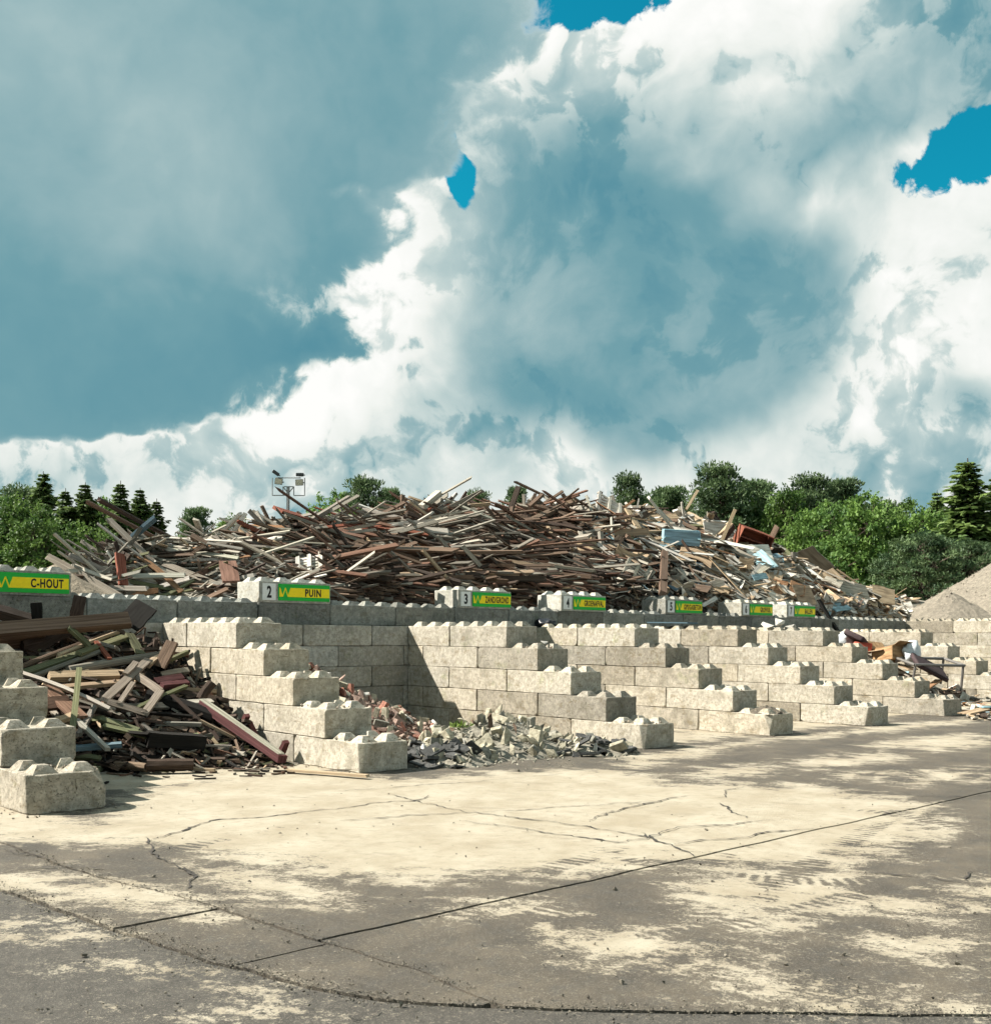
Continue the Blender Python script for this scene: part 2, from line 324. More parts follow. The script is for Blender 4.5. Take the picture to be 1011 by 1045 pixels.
def ground_mat(name, asphalt):
    m, T, b = new_mat(name)
    g = T.node('ShaderNodeNewGeometry').outputs['Position']
    a = T.node('ShaderNodeAttribute'); a.attribute_name = 'clean'; cl = a.outputs['Fac']
    ca, sa = math.cos(.35), math.sin(.35)
    w = T.v('ADD', g, T.scalev(T.noise(g, .7, 3, .5, out='Color'), (.5, .5, 0), (-.25, -.25, 0)))
    # wheel-dragged dirt: noise stretched along the driving line
    rot = T.node('ShaderNodeVectorRotate'); rot.rotation_type = 'Z_AXIS'; T.l.new(w, rot.inputs['Vector']); rot.inputs['Angle'].default_value = 1.05
    drag = T.noise(T.scalev(rot.outputs[0], (.8, 2.0, 1)), 1.7, 7, .68)
    n1 = T.noise(w, 1.3, 7, .68); n2 = T.noise(g, 7, 6, .72); n3 = T.noise(g, 34, 5, .75); n4 = T.noise(g, 120, 3, .7)
    s = T.m('ADD', cl, T.m('ADD', T.m('MULTIPLY', T.m('SUBTRACT', drag, .5), 1.35), T.m('MULTIPLY', T.m('SUBTRACT', n1, .5), .9)))
    s = T.m('ADD', s, T.m('ADD', T.m('MULTIPLY', T.m('SUBTRACT', n2, .5), .9), T.m('ADD', T.m('MULTIPLY', T.m('SUBTRACT', n3, .5), .8), T.m('MULTIPLY', T.m('SUBTRACT', n4, .5), .5))))
    def track(ax, ay, r, wd):
        q = T.v('LENGTH', T.v('SUBTRACT', T.v('MULTIPLY', g, (1, 1, 0)), (ax, ay, 0)), out=1)
        band = T.rng(T.m('ABSOLUTE', T.m('SUBTRACT', q, r)), wd, wd*.55)
        an = T.node('ShaderNodeVectorMath', operation='SUBTRACT'); T.put(an.inputs[0], g); an.inputs[1].default_value = (ax, ay, 0)
        sp = T.node('ShaderNodeSeparateXYZ'); T.l.new(an.outputs[0], sp.inputs[0]); th = T.m('MULTIPLY', T.m('ARCTAN2', sp.outputs[1], sp.outputs[0]), r*62)
        return T.m('MULTIPLY', band, T.m('ADD', .55, T.m('MULTIPLY', T.m('SINE', th), .45)))
    tr = None
    for q in TRACKS:
        k = track(*q); tr = k if tr is None else T.m('MAXIMUM', tr, k)
    s = T.m('SUBTRACT', s, T.m('MULTIPLY', T.m('MULTIPLY', tr, .36), T.rng(T.noise(g, .9, 3, .6, 2.0, .0), .42, .58)))
    f = T.rng(s, .36, .62)
    lightc = T.mix(T.rng(n1, .3, .7), (.27, .23, .165, 1), (.36, .325, .255, 1))
    lightc = T.mix(T.m('MULTIPLY', T.rng(n2, .48, .70), .55), lightc, (.21, .175, .125, 1))
    lightc = T.mix(T.m('MULTIPLY', T.rng(drag, .56, .70), .45), lightc, (.18, .15, .11, 1))
    lightc = T.mix(T.m('MULTIPLY', T.rng(n3, .6, .7), .35), lightc, (.16, .14, .11, 1))
    if asphalt:
        darkc = T.mix(T.rng(n2, .3, .7), (.046, .042, .036, 1), (.072, .066, .056, 1))
    else:
        darkc = T.mix(T.rng(n1, .32, .68), (.052, .045, .036, 1), (.105, .088, .065, 1))
        darkc = T.mix(T.m('MULTIPLY', T.rng(n2, .45, .7), .6), darkc, (.062, .06, .054, 1))
    darkc = T.mix(T.m('MULTIPLY', T.rng(n3, .54, .68), .75), darkc, (.19, .165, .13, 1))
    darkc = T.mix(T.m('MULTIPLY', T.rng(n4, .55, .68), .6), darkc, (.24, .215, .18, 1))
    darkc = T.mix(T.m('MULTIPLY', T.rng(n4, .46, .34), .65), darkc, (.034, .034, .032, 1))
    c = T.mix(f, darkc, lightc)
    T.l.new(c, b.inputs['Base Color'])
    T.l.new(T.m('ADD', T.m('MULTIPLY', n1, .25), .68), b.inputs['Roughness'])
    h = T.m('ADD', T.m('MULTIPLY', n3, .5), T.m('ADD', T.m('MULTIPLY', n4, .5), T.m('MULTIPLY', f, -.15)))
    bump(T, b, h, .7 if asphalt else .6, .012)
    return m
MSLAB = ground_mat('stained_concrete', False); MASPH = ground_mat('worn_asphalt', True)
def axis(a, b, fine0, fine1, step, grow=1.25):
    L = []; v = fine0
    while v < fine1: L.append(v); v += step
    L.append(fine1); s = step; v = fine1
    while v < b: s *= grow; v += s; L.append(min(v, b))
    s = step; v = fine0
    while v > a: s *= grow; v -= s; L.insert(0, max(v, a))
    return L
def sheet(name, xl, xr, ys, nx, parent, mat, z=0.0, power=1.0, depth=.05, isasph=False, jw=False):
    V = []; Fc = []; A = []
    for y in ys:
        a, b = xl(y), xr(y)
        for i in range(nx+1):
            t = (i/nx)**power; x = a+(b-a)*t; yo = JW(x)*max(0, 1-abs(y-JY)/.25) if jw else 0
            V.append((x, y+yo, z + wob(x, y, .9, .006) + wob(x, y, 4, .0025, 2))); A.append(clean(x, y) * (.8 if isasph else 1))
    n = nx+1
    for j in range(len(ys)-1):
        for i in range(nx): k = j*n+i; Fc.append((k, k+1, k+n+1, k+n))
    # skirts
    def skirt(idx, flip):
        o = len(V)
        for i in idx: p = V[i]; V.append((p[0], p[1], z-depth)); A.append(0)
        for q in range(len(idx)-1):
            f = (idx[q], idx[q+1], o+q+1, o+q); Fc.append(f[::-1] if flip else f)
    skirt([i for i in range(n)], True); skirt([(len(ys)-1)*n+i for i in range(n)], False)
    skirt([j*n for j in range(len(ys))], False); skirt([j*n+nx for j in range(len(ys))], True)
    me = mesh_from(name, V, Fc, mat); at = me.attributes.new('clean', 'FLOAT', 'POINT'); at.data.foreach_set('value', A)
    return link(name, me, parent)
def flat_mat():
    m, T, b = new_mat('bare_earth'); g = T.node('ShaderNodeNewGeometry').outputs['Position']
    c = T.ramp(T.noise(g, .6, 8, .65), [(.3, (.05, .06, .025)), (.5, (.12, .105, .07)), (.7, (.16, .145, .11))]); T.l.new(c, b.inputs['Base Color']); b.inputs['Roughness'].default_value = .95
    return m
gm = mesh_from('ground', [(-700, -700, -.06), (700, -700, -.06), (700, 700, -.06), (-700, 700, -.06)], [(0, 1, 2, 3)], flat_mat())
tag(link('ground', gm), 'bare earth ground under and beyond the yard', None, None, 'structure')
yard = empty('yard_pavement', (0, 0, 0)); tag(yard, 'stained pale concrete and dark asphalt yard with joints and cracks', None, None, 'structure')
G = .012
JY = -8.93
ysN = axis(JY+G, 2.75, JY+G, 2.7, .09); ysS = axis(-40, JY-G, -13, JY-G, .09)
sheet('concrete_slab', lambda y: (XC(y) if y > -10.41 else XB(y))+G, lambda y: 48, ysN, 260, yard, MSLAB, 0, 1.9, jw=True)
sheet('concrete_slab', lambda y: (XC(y) if y > -10.41 else XB(y))+G, lambda y: 48, ysS, 260, yard, MSLAB, -.004, 1.9, jw=True)
cuts = [-10.41, -9.02, -7.88, -6.6, -4.6, -2.5, 0, 2.75]
for a, b in zip(cuts, cuts[1:]):
    n = max(6, int((b-a)/.06)); yy = [a+G+(b-a-2*G)*i/n for i in range(n+1)]
    sheet('kerb_slab', lambda y: XB(y)+G, lambda y: XC(y)-G, yy, 12, yard, MSLAB, R.uniform(-.006, .006))
sheet('asphalt_surface', lambda y: -40 if y < 100 else 0, lambda y: XB(y)-G, axis(-40, 2.75, -14, 2.7, .09), 150, yard, MASPH, -.012, .28, isasph=True)
# cracks: narrow jagged ribbons of dark grit lying in the slab
crack_px = [[(340, 839), (400, 834), (485, 830), (540, 837), (600, 845), (660, 854), (672, 852)], [(340, 808), (420, 803), (500, 797), (575, 790)], [(155, 858), (190, 845), (230, 838), (340, 826), (420, 818), (440, 812)],
 [(395, 811), (440, 821), (480, 831)], [(485, 830), (520, 828), (600, 822), (676, 819)], [(480, 838), (530, 846), (600, 857), (640, 862)], [(628, 862), (660, 853), (700, 845), (780, 838), (805, 838)], [(655, 850), (690, 862), (705, 876)],
 [(680, 860), (720, 857), (770, 851), (830, 846)], [(725, 816), (745, 808), (760, 803)], [(730, 820), (745, 830), (765, 836)], [(860, 890), (900, 893), (960, 898), (985, 901)], [(985, 901), (992, 892), (1011, 887)],
 [(820, 802), (900, 811), (960, 815), (1011, 811)], [(13, 865), (60, 880)], [(0, 893), (40, 886), (124, 890)], [(178, 912), (198, 894), (180, 884)], [(340, 1030), (360, 1045), (385, 1022)], [(760, 878), (820, 884), (850, 886)], [(600, 838), (640, 826), (700, 812)], [(150, 855), (170, 875), (200, 895)]]
V = []; Fc = []
for pl in crack_px:
    pts = [onz(*q) for q in pl]; full = []
    for a, b in zip(pts, pts[1:]):
        n = max(2, int((b-a).length/.05))
        for i in range(n): full.append(a.lerp(b, i/n))
    full.append(pts[-1]); w0 = R.uniform(.008, .017)
    for i, P in enumerate(full):
        d = (full[min(i+1, len(full)-1)]-full[max(i-1, 0)]); d.z = 0; d.normalize(); s = Vector((-d.y, d.x, 0))
        e = min(1, (i+1)/6, (len(full)-i)/6); P = P + s*(wob(P.x, P.y, 1.6, .16, 7)+wob(P.x, P.y, 6, .06, 8)+R.uniform(-.012, .012)); w = w0*e*R.uniform(.3, 1.5)*(.5+.9*abs(mnoise.noise(P*2)))
        V += [tuple(P-s*w+Vector((0, 0, .009))), tuple(P+s*w+Vector((0, 0, .009)))]
        if i: k = len(V)-4; Fc.append((k, k+2, k+3, k+1))
tag(link('crack', mesh_from('crack', V, Fc, plain('crack_grit', (.05, .045, .04), .95)), yard), None, None, None, 'stuff')

# ------------------------------------------------------------------ concrete stacking blocks
def block_mesh(L, seed, mat, chips=2, big=None, W=.8, H=.4, rows=(0, 1)):
    """block lying along local X from 0 to L, width W in Y, height H, with studs on top"""
    rr = random.Random(seed); bm = bmesh.new(); bmesh.ops.create_cube(bm, size=1)
    g = .006
    for v in bm.verts: v.co = Vector(((v.co.x+.5)*(L-2*g)+g, (v.co.y+.5)*(W-.006), (v.co.z+.5)*(H-.004)))
    cutl = []
    for _ in range(chips):
        cx_, cy_, cz_ = rr.choice((0, L)), rr.choice((0, W)), rr.choice((0, H)); s = rr.uniform(.012, .05)
        n = Vector(((1 if cx_ else -1)*rr.uniform(.3, 1), (1 if cy_ else -1)*rr.uniform(.3, 1), (1 if cz_ else -1)*rr.uniform(.3, 1))).normalized()
        cutl.append((Vector((cx_, cy_, cz_))-n*s, n))
    if big: cutl += big
    for co, n in cutl:
        bmesh.ops.bisect_plane(bm, geom=list(bm.verts)+list(bm.edges)+list(bm.faces), plane_co=co, plane_no=n, clear_outer=True)
        ed = [e for e in bm.edges if e.is_boundary]
        if ed: bmesh.ops.contextual_create(bm, geom=ed)
    lng = [e for e in bm.edges if e.calc_length() > .3]
    bmesh.ops.subdivide_edges(bm, edges=lng, cuts=5, use_grid_fill=True)
    sharp = [e for e in bm.edges if len(e.link_faces) == 2 and e.calc_face_angle(0) > .5]
    bmesh.ops.bevel(bm, geom=sharp, offset=.009, segments=1, affect='EDGES', profile=.5)
    for v in bm.verts:
        q = v.co*7+Vector((seed*1.7, 0, 0)); nv = Vector((mnoise.noise(q), mnoise.noise(q+Vector((9, 0, 0))), mnoise.noise(q+Vector((0, 9, 0)))))
        k = sum((min(v.co.x, L-v.co.x) < .03, min(v.co.y, W-v.co.y) < .03, min(v.co.z, H-v.co.z) < .03))
        inw = (Vector((L/2, W/2, H/2))-v.co); inw = Vector((math.copysign(1, inw.x)*(min(v.co.x, L-v.co.x) < .03), math.copysign(1, inw.y)*(min(v.co.y, W-v.co.y) < .03), math.copysign(1, inw.z)*(min(v.co.z, H-v.co.z) < .03)))
        if k >= 2: v.co += inw*max(0, mnoise.noise(v.co*9+Vector((0, seed, 0))))*.013
        else: v.co += nv*.0025
    nx = max(1, round(L/.4)); px = L/nx
    for i in range(nx):
        for j in rows:
            c = Vector(((i+.5)*px, .2+.4*j, H-.012)); a = min(.135, px*.34); t = a*.40; h = .097*rr.uniform(.9, 1.05)
            vs = [bm.verts.new(c+Vector((sx*a, sy*a, 0))) for sx, sy in ((-1, -1), (1, -1), (1, 1), (-1, 1))]
            ts = [bm.verts.new(c+Vector((sx*t+rr.uniform(-.008, .008), sy*t+rr.uniform(-.008, .008), h))) for sx, sy in ((-1, -1), (1, -1), (1, 1), (-1, 1))]
            bm.faces.new(ts)
            for k in range(4): bm.faces.new((vs[k], vs[(k+1) % 4], ts[(k+1) % 4], ts[k]))
    bmesh.ops.recalc_face_normals(bm, faces=bm.faces)
    return from_bm('concrete_block', bm, mat)
BC = {}
def get_block(L, var, mat, rows=(0, 1)):
    k = (round(L, 2), var, mat.name, rows)
    if k not in BC: BC[k] = block_mesh(L, round(L*100)*7+var*131, mat, 4+var % 4, rows=rows)
    return BC[k]
WX = [-1.624, 2.825, 8.132, 11.811, 15.363, 19.439, 25.112]; WO = [-.197, .336, -.098, -.083, -.167, .033, .175]; YB = 2.786
XW8 = 30.19
def stand(me, parent, x, y, z, rz, jit=1.0):
    o = link('concrete_block', me, parent, (x, y, z)); o.rotation_euler = (0, 0, rz+R.uniform(-.006, .006)*jit); return o
wall_lab = ['stepped concrete block divider nearest the left edge, cut off by the frame', 'stepped concrete block divider between the dark timber heap and the brick rubble',
 'stepped concrete block divider right behind the grey rubble heap', 'fourth stepped concrete block divider from the left, earth on its lowest block',
 'fifth stepped concrete block divider from the left, below sign 6', 'stepped concrete block divider in front of the cardboard and cushions', 'stepped concrete block divider behind the cardboard and cushions']
bigcut = {0: [(Vector((.10, .80, .20)), Vector((-1, .75, .12)).normalized()), (Vector((.13, 0, .33)), Vector((-.7, -.9, .8)).normalized())],
          1: [(Vector((.03, .77, .2)), Vector((-1, 1.0, .1)).normalized())], 2: [(Vector((.035, .76, .2)), Vector((-1, 1.0, .2)).normalized())], 3: [(Vector((.05, .74, .3)), Vector((-1, 1, .5)).normalized())],
          4: [(Vector((.04, .76, .2)), Vector((-1, 1, -.2)).normalized())], 5: [(Vector((.06, .74, .2)), Vector((-1, .8, .1)).normalized()), (Vector((.05, .04, .3)), Vector((-1, -1, .3)).normalized())], 6: None}
for w in range(7):
    wl = empty('divider_wall', (WX[w], WO[w]-3.2, 0)); tag(wl, wall_lab[w], 'wall', 'stepped divider walls between the bays')
    for k in range(1, 6):
        y = -(5-k)*.8+WO[w]; i = 0
        while y < YB-.12:
            L = min(1.6, YB-.008-y)
            if YB-.008-y-L < .22: L = YB-.008-y
            if k == 1 and i == 0 and bigcut[w]: me = block_mesh(L, 500+w, CONC, 2, bigcut[w])
            else: me = get_block(L, R.randrange(9), CONC)
            # local X of the block points away from the camera (+Y): rotate by 90 degrees, width then runs to -X
            o = stand(me, wl, .8+R.uniform(-.006, .006), y-(WO[w]-3.2), (k-1)*.4, math.pi/2); y += L; i += 1
bw = empty('back_wall', (-5, YB, 0)); tag(bw, 'long straight concrete block wall holding back the big wood pile', 'wall')
for k in range(1, 7):
    x = -5.6 + (0.05 if k % 2 else .85); set_ = .28 if k == 6 else 0
    x = x + ((5.6 + .0) % 1.6)*0
    while x < XW8-.05:
        L = min(1.6, XW8-.01-x)
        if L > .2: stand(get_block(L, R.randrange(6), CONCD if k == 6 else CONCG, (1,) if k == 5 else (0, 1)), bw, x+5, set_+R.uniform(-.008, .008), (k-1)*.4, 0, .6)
        x += 1.6
w8 = empty('end_wall', (XW8, YB, 0)); tag(w8, 'tall unstepped pale concrete block wall at the right edge below the gravel', 'wall')
for k in range(1, 7):
    y = YB + 1.1 - (0.0 if k % 2 else .8); i = 0
    while y > -3.5:
        stand(get_block(1.6, R.randrange(6), CONC), w8, .8, y-1.6-YB, (k-1)*.4, math.pi/2); y -= 1.6

# ------------------------------------------------------------------ signs standing on the back wall
def flatm(name, c, rough=.45): return plain(name, c, rough, 0, .05, 30)
MG, MY_, MK, MWH = flatm('sign_green', (.012, .42, .045)), flatm('sign_yellow', (.95, .74, .008)), flatm('sign_black', (.012, .012, .012)), flatm('sign_white', (.75, .76, .74))
def quad_prism(pts, y0, y1):
    """polygon pts in the x-z plane, thickness from y1 (front, smaller y) to y0"""
    n = len(pts); V = [(x, y0, z) for x, z in pts]+[(x, y1, z) for x, z in pts]
    Fc = [tuple(range(n)), tuple(range(2*n-1, n-1, -1))]+[(i, i+n, (i+1) % n+n, (i+1) % n) for i in range(n)]
    return V, Fc
def prism_obj(name, polys, y0, y1, mat, parent):
    V = []; Fc = []
    for p in polys:
        v, f = quad_prism(p, y0, y1); o = len(V); V += v; Fc += [tuple(i+o for i in q) for q in f]
    me = mesh_from(name, V, Fc, mat); bm = bmesh.new(); bm.from_mesh(me); bmesh.ops.recalc_face_normals(bm, faces=bm.faces); bm.to_mesh(me); bm.free()
    return link(name, me, parent)
def text_obj(name, txt, cx, cz, width, height, y, mat, parent, bold=.03):
    cu = bpy.data.curves.new(name, 'FONT'); cu.body = txt; cu.size = 1; cu.extrude = .004; cu.offset = bold; cu.space_character = 1.14; cu.resolution_u = 3
    to = bpy.data.objects.new('t', cu); COL.objects.link(to); bpy.context.view_layer.update()
    me = bpy.data.meshes.new_from_object(to.evaluated_get(bpy.context.evaluated_depsgraph_get()))
    COL.objects.unlink(to); bpy.data.objects.remove(to)
    xs = [v.co.x for v in me.vertices]; zs = [v.co.y for v in me.vertices]
    x0, x1, z0, z1 = min(xs), max(xs), min(zs), max(zs)
    for v in me.vertices:
        a, b, c = v.co; v.co = (cx+((a-x0)/(x1-x0)-.5)*width, y-c*.5, cz+((b-z0)/(z1-z0)-.5)*height)
    me.materials.clear(); me.materials.append(mat)
    return link(name, me, parent)
signs = [(-.21, '1', 'C-HOUT', .52, .85), (4.86, '2', 'PUIN', .36, .80), (9.74, '3', 'ZAND/GROND', .72, .80), (12.96, '4', 'GROENAFVAL', .70, .80), (16.9, '5', 'GIPS/GASBETON', .76, .82), (20.32, '6', 'GROFVUIL', .52, .80), (22.66, '7', 'BALLEN', .42, .80)]
for x, num, txt, tw, tc in signs:
    sb = empty('sign_block', (x, YB+.28, 2.4)); tag(sb, 'concrete block on the back wall with green and yellow sign reading '+txt.replace('/', ' '), 'sign block', 'sign blocks along the back wall')
    stand(get_block(1.6, R.randrange(6), CONCG), sb, 0, 0, 0, 0, .3)
    np_ = prism_obj('number_plate', [[(.07, .045), (.35, .045), (.35, .355), (.07, .355)]], -.002, -.016, MWH, sb)
    text_obj('digit', num, .21, .20, .10 if num != '1' else .05, .225, -.0165, MK, np_, .035)
    b = prism_obj('sign_board', [[(.41, .045), (1.555, .045), (1.555, .355), (.41, .355)]], -.002, -.016, MG, sb)
    prism_obj('yellow_band', [[(.43, .115), (1.545, .115), (1.545, .285), (.43, .285)]], -.016, -.020, MY_, b)
    prism_obj('logo', [[(.445, .285), (.545, .285), (.495, .155)], [(.565, .285), (.665, .285), (.615, .155)], [(.505, .113), (.605, .113), (.555, .245)]], -.020, -.023, MG, b)
    text_obj('lettering', txt, .41+1.145*(.5+(tc-.5)*.55) if tw < .6 else 1.13, .20, tw, .145, -.0205, MK, b, .034)

# ------------------------------------------------------------------ planks
def plank_mesh(seed, warp=.0, round_=False):
    """unit length along X, unit width Y, unit thickness Z, with broken ends"""
    rr = random.Random(seed); V = []; Fc = []; UV = []
    ns = 4; sec = [(-.5, -.5), (.5, -.5), (.5, .5), (-.5, .5)]
    if round_: sec = [(.5*math.cos(a), .5*math.sin(a)) for a in [i*math.pi/4 for i in range(8)]]
    m = len(sec); bend = rr.uniform(-1, 1)*warp
    for i in range(ns+1):
        t = i/ns-.5; s = rr.uniform(.93, 1.03)
        for y, z in sec:
            x = t
            if i in (0, ns): x += rr.uniform(-.02, .02)
            V.append((x, y*s+bend*(t*t*4-.3)*.6, z*(s if not round_ else rr.uniform(.9, 1.08))+bend*(t*t*4-.3)))
    for i in range(ns):
        for k in range(m): a = i*m+k; b = i*m+(k+1) % m; Fc.append((a, a+m, b+m, b)[::-1]); UV.append([((i+q)/ns, (k+r)/m) for q, r in ((0, 0), (1, 0), (1, 1), (0, 1))][::-1])
    Fc.append(tuple(range(m))); UV.append([(.02*V[k][1], V[k][2]*.3) for k in range(m)])
    Fc.append(tuple(ns*m+k for k in range(m))[::-1]); UV.append([(.02*V[k][1], V[k][2]*.3) for k in range(m)][::-1])
    return V, Fc, UV
def finish(me, UV):
    uv = me.uv_layers.new(name='UVMap'); flat = [c for f in UV for p in f for c in p]; uv.data.foreach_set('uv', flat); return me
PM = []
for i in range(8):
    V, Fc, UV = plank_mesh(40+i, [.0, .3, .0, .6][i % 4]); me = mesh_from('plank', V, Fc, WOOD)
    bm = bmesh.new(); bm.from_mesh(me); bmesh.ops.recalc_face_normals(bm, faces=bm.faces); bm.to_mesh(me); bm.free(); PM.append(finish(me, UV))
LM = []
for i in range(3):
    V, Fc, UV = plank_mesh(80+i, .15, True); me = mesh_from('log', V, Fc, WOOD)
    bm = bmesh.new(); bm.from_mesh(me); bmesh.ops.recalc_face_normals(bm, faces=bm.faces); bm.to_mesh(me); bm.free(); LM.append(finish(me, UV))
PRAW = [plank_mesh(140+i, [.0, .4][i % 2]) for i in range(6)]
COLS = {'grey': (.20, .19, .165), 'pale grey': (.36, .345, .30), 'brown': (.135, .098, .074), 'dark brown': (.058, .043, .035), 'black': (.014, .013, .012), 'tan': (.37, .29, .20), 'orange brown': (.27, .155, .09),
        'white': (.56, .55, .51), 'green': (.13, .14, .08), 'dark red': (.09, .037, .038), 'blue grey': (.10, .16, .20), 'light blue': (.25, .40, .48), 'red brown': (.19, .068, .045), 'reddish brown': (.155, .092, .068)}
def plank(name, P, Q, w, t, col, label, cat='plank', group=None, roll=0.0, up=Vector((0, 0, 1)), mesh=None, vary=.15):
    d = Q-P; o = link(name, mesh or R.choice(PM)); B = basis(d, up, roll)
    o.matrix_world = Matrix.Translation((P+Q)/2) @ B.to_4x4() @ Matrix.Diagonal((d.length, w, t, 1))
    c = COLS[col]; k = 1+R.uniform(-vary, vary)*1.3; o.color = (c[0]*k*(1+R.uniform(-.05, .05)), c[1]*k, c[2]*k*(1+R.uniform(-.05, .05)), 1)
    tag(o, label, cat, group); return o
class Fill:
    """many boards joined into one object, for what cannot be picked apart"""
    def __init__(s): s.V = []; s.F = []; s.UV = []; s.C = []
    def add(s, P, d, L, w, t, col, up, roll):
        B = basis(d, up, roll); V, Fc, UV = R.choice(PRAW); o = len(s.V); ox, oy = R.uniform(0, 50), R.uniform(0, 50)
        for x, y, z in V: s.V.append(tuple(P + B @ Vector((x*L, y*w, z*t))))
        k = R.uniform(.7, 1.3); c = tuple(q*k for q in COLS[col])+(1,)
        for f, u in zip(Fc, UV):
            s.F.append(tuple(i+o for i in f)); s.UV.append([(a+ox, b+oy) for a, b in u]); s.C += [c]*len(f)
    def build(s, name, parent=None):
        me = mesh_from(name, s.V, s.F, WOODV); finish(me, s.UV)
        ca = me.color_attributes.new('tint', 'FLOAT_COLOR', 'CORNER'); ca.data.foreach_set('color', [x for c in s.C for x in c])
        return link(name, me, parent)
def mass(name, h, xs, ys, mat):
    V = [(x, y, h(x, y)) for y in ys for x in xs]; n = len(xs); Fc = [(j*n+i, j*n+i+1, (j+1)*n+i+1, (j+1)*n+i) for j in range(len(ys)-1) for i in range(n-1)]
    return mesh_from(name, V, Fc, mat)
def frange(a, b, s):
    n = int(round((b-a)/s)); return [a+(b-a)*i/n for i in range(n+1)]
MCORE = plain('gap_shade_core', (.028, .023, .019), .95, 0, .5, 14)  # heap cores: near-black colour paints the shade in the gaps between pieces

# ---- the big pile behind the back wall
crest = [ony(x, y, Y) for x, y, Y in [(70, 606, 5.5), (92, 580, 6.2), (120, 562, 7.2), (170, 553, 8), (230, 545, 8.5), (300, 534, 9), (350, 529, 9), (430, 520, 9), (520, 520, 9), (600, 512, 9), (660, 524, 9), (720, 530, 8.5), (770, 548, 8), (810, 571, 7), (860, 594, 6.2), (905, 609, 5.4), (945, 622, 4.8)]]
def Hbig(x, y):
    if x <= crest[0].x: c = Vector((x, crest[0].y, crest[0].z-(crest[0].x-x)*1.2))
    elif x >= crest[-1].x: c = Vector((x, crest[-1].y, crest[-1].z-(x-crest[-1].x)*.8))
    else:
        c = crest[-1]
        for a, b in zip(crest, crest[1:]):
            if a.x <= x <= b.x: c = a.lerp(b, (x-a.x)/(b.x-a.x)); break
    y0 = 3.3+max(0, 6.2-x)*1.0; z0 = min(2.25 if x > 6.2 else max(.3, 2.25-(6.2-x)*.5), c.z)
    if y < y0: return -1.0
    if y < c.y: t = (y-y0)/(c.y-y0); z = z0+(c.z-z0)*(t**.8)
    else: z = c.z-(y-c.y)*.75
    return max(-.1, z + .22*mnoise.noise(Vector((x*.45, y*.45, 1)))+.16*mnoise.noise(Vector((x*1.3, y*1.3, 5))))
def tangent(h, P, a, tilt=0.0):
    """direction lying on the field at P, at angle a from the viewer's left-right line"""
    e = .25; n = Vector((-(h(P.x+e, P.y)-h(P.x-e, P.y))/(2*e), -(h(P.x, P.y+e)-h(P.x, P.y-e))/(2*e), 1)).normalized()
    if n.z < .45: n = (n+Vector((0, 0, .5))).normalized()
    e1 = (RGT-n*RGT.dot(n)).normalized(); e2 = n.cross(e1)
    if e2.z < 0: e2 = -e2
    d = e1*math.cos(a)+e2*math.sin(a); d = (d*math.cos(tilt)+n*math.sin(tilt)).normalized()
    return d, n
hx = frange(0, 36, .3); hy = frange(3.32, 14, .3)
core = link('wood_scrap_pile', mass('wood_scrap_pile', lambda x, y: Hbig(x, y)-.42, hx, hy, MCORE)); tag(core, 'core of the big wood pile, coloured near black as the shade in its gaps', 'wood scrap', None, 'stuff')
def zone(px):
    if px < 300: return 0
    if px < 600: return 1
    return 2
def pick(z, py, px):
    if z == 0: return R.choices(['grey', 'pale grey', 'green', 'white', 'brown', 'dark brown', 'orange brown'], [32, 28, 7, 9, 9, 10, 2])[0]
    if z == 1:
        if py < 556 and px < 440: return R.choices(['grey', 'pale grey', 'brown', 'red brown', 'white'], [28, 24, 26, 5, 8])[0]
        return R.choices(['brown', 'dark brown', 'reddish brown', 'grey', 'pale grey', 'tan'], [34, 26, 18, 16, 6, 4])[0]
    if py > 572 and px < 720: return R.choices(['grey', 'pale grey', 'dark brown', 'brown', 'white', 'tan', 'blue grey'], [22, 18, 22, 14, 9, 8, 6])[0]
    return R.choices(['tan', 'orange brown', 'white', 'pale grey', 'grey', 'brown', 'light blue'], [34, 6, 30, 26, 5, 4, 2])[0]
def shape(z, py, big):
    if z == 0: L = R.uniform(.8, 3.0); w = R.uniform(.045, .15); t = R.uniform(.018, .05); a = R.choice((R.gauss(.5, .3), R.gauss(-.45, .25), R.gauss(0, .2)))
    elif z == 1: L = R.uniform(1.8, 6.2); w = R.uniform(.07, .19); t = R.uniform(.03, .085); a = R.gauss(-.03, .13) if R.random() < .84 else R.uniform(-.7, .8)
    else: L = R.uniform(.6, 2.4); w = R.uniform(.05, .24); t = R.uniform(.014, .04); a = R.choice((R.gauss(-.6, .3), R.gauss(-.5, .25), R.gauss(.5, .4), R.uniform(-1.2, 1.2)))
    if z == 1 and abs(a) > .35: L *= .4
    if z == 2 and R.random() < .24: w = R.uniform(.35, .8); L = R.uniform(.5, 1.3)
    if not big: L *= R.uniform(.3, .75); w *= .55; t *= .7
    return L, w, t, a
top_px = [(70, 606), (92, 578), (120, 560), (170, 551), (230, 543), (300, 532), (350, 527), (430, 518), (520, 518), (600, 510), (660, 522), (720, 528), (770, 546), (810, 569), (860, 592), (905, 607), (948, 621)]
def silh(px):
    for (x0, y0), (x1, y1) in zip(top_px, top_px[1:]):
        if x0 <= px <= x1: return y0+(y1-y0)*(px-x0)/(x1-x0)
    return 640
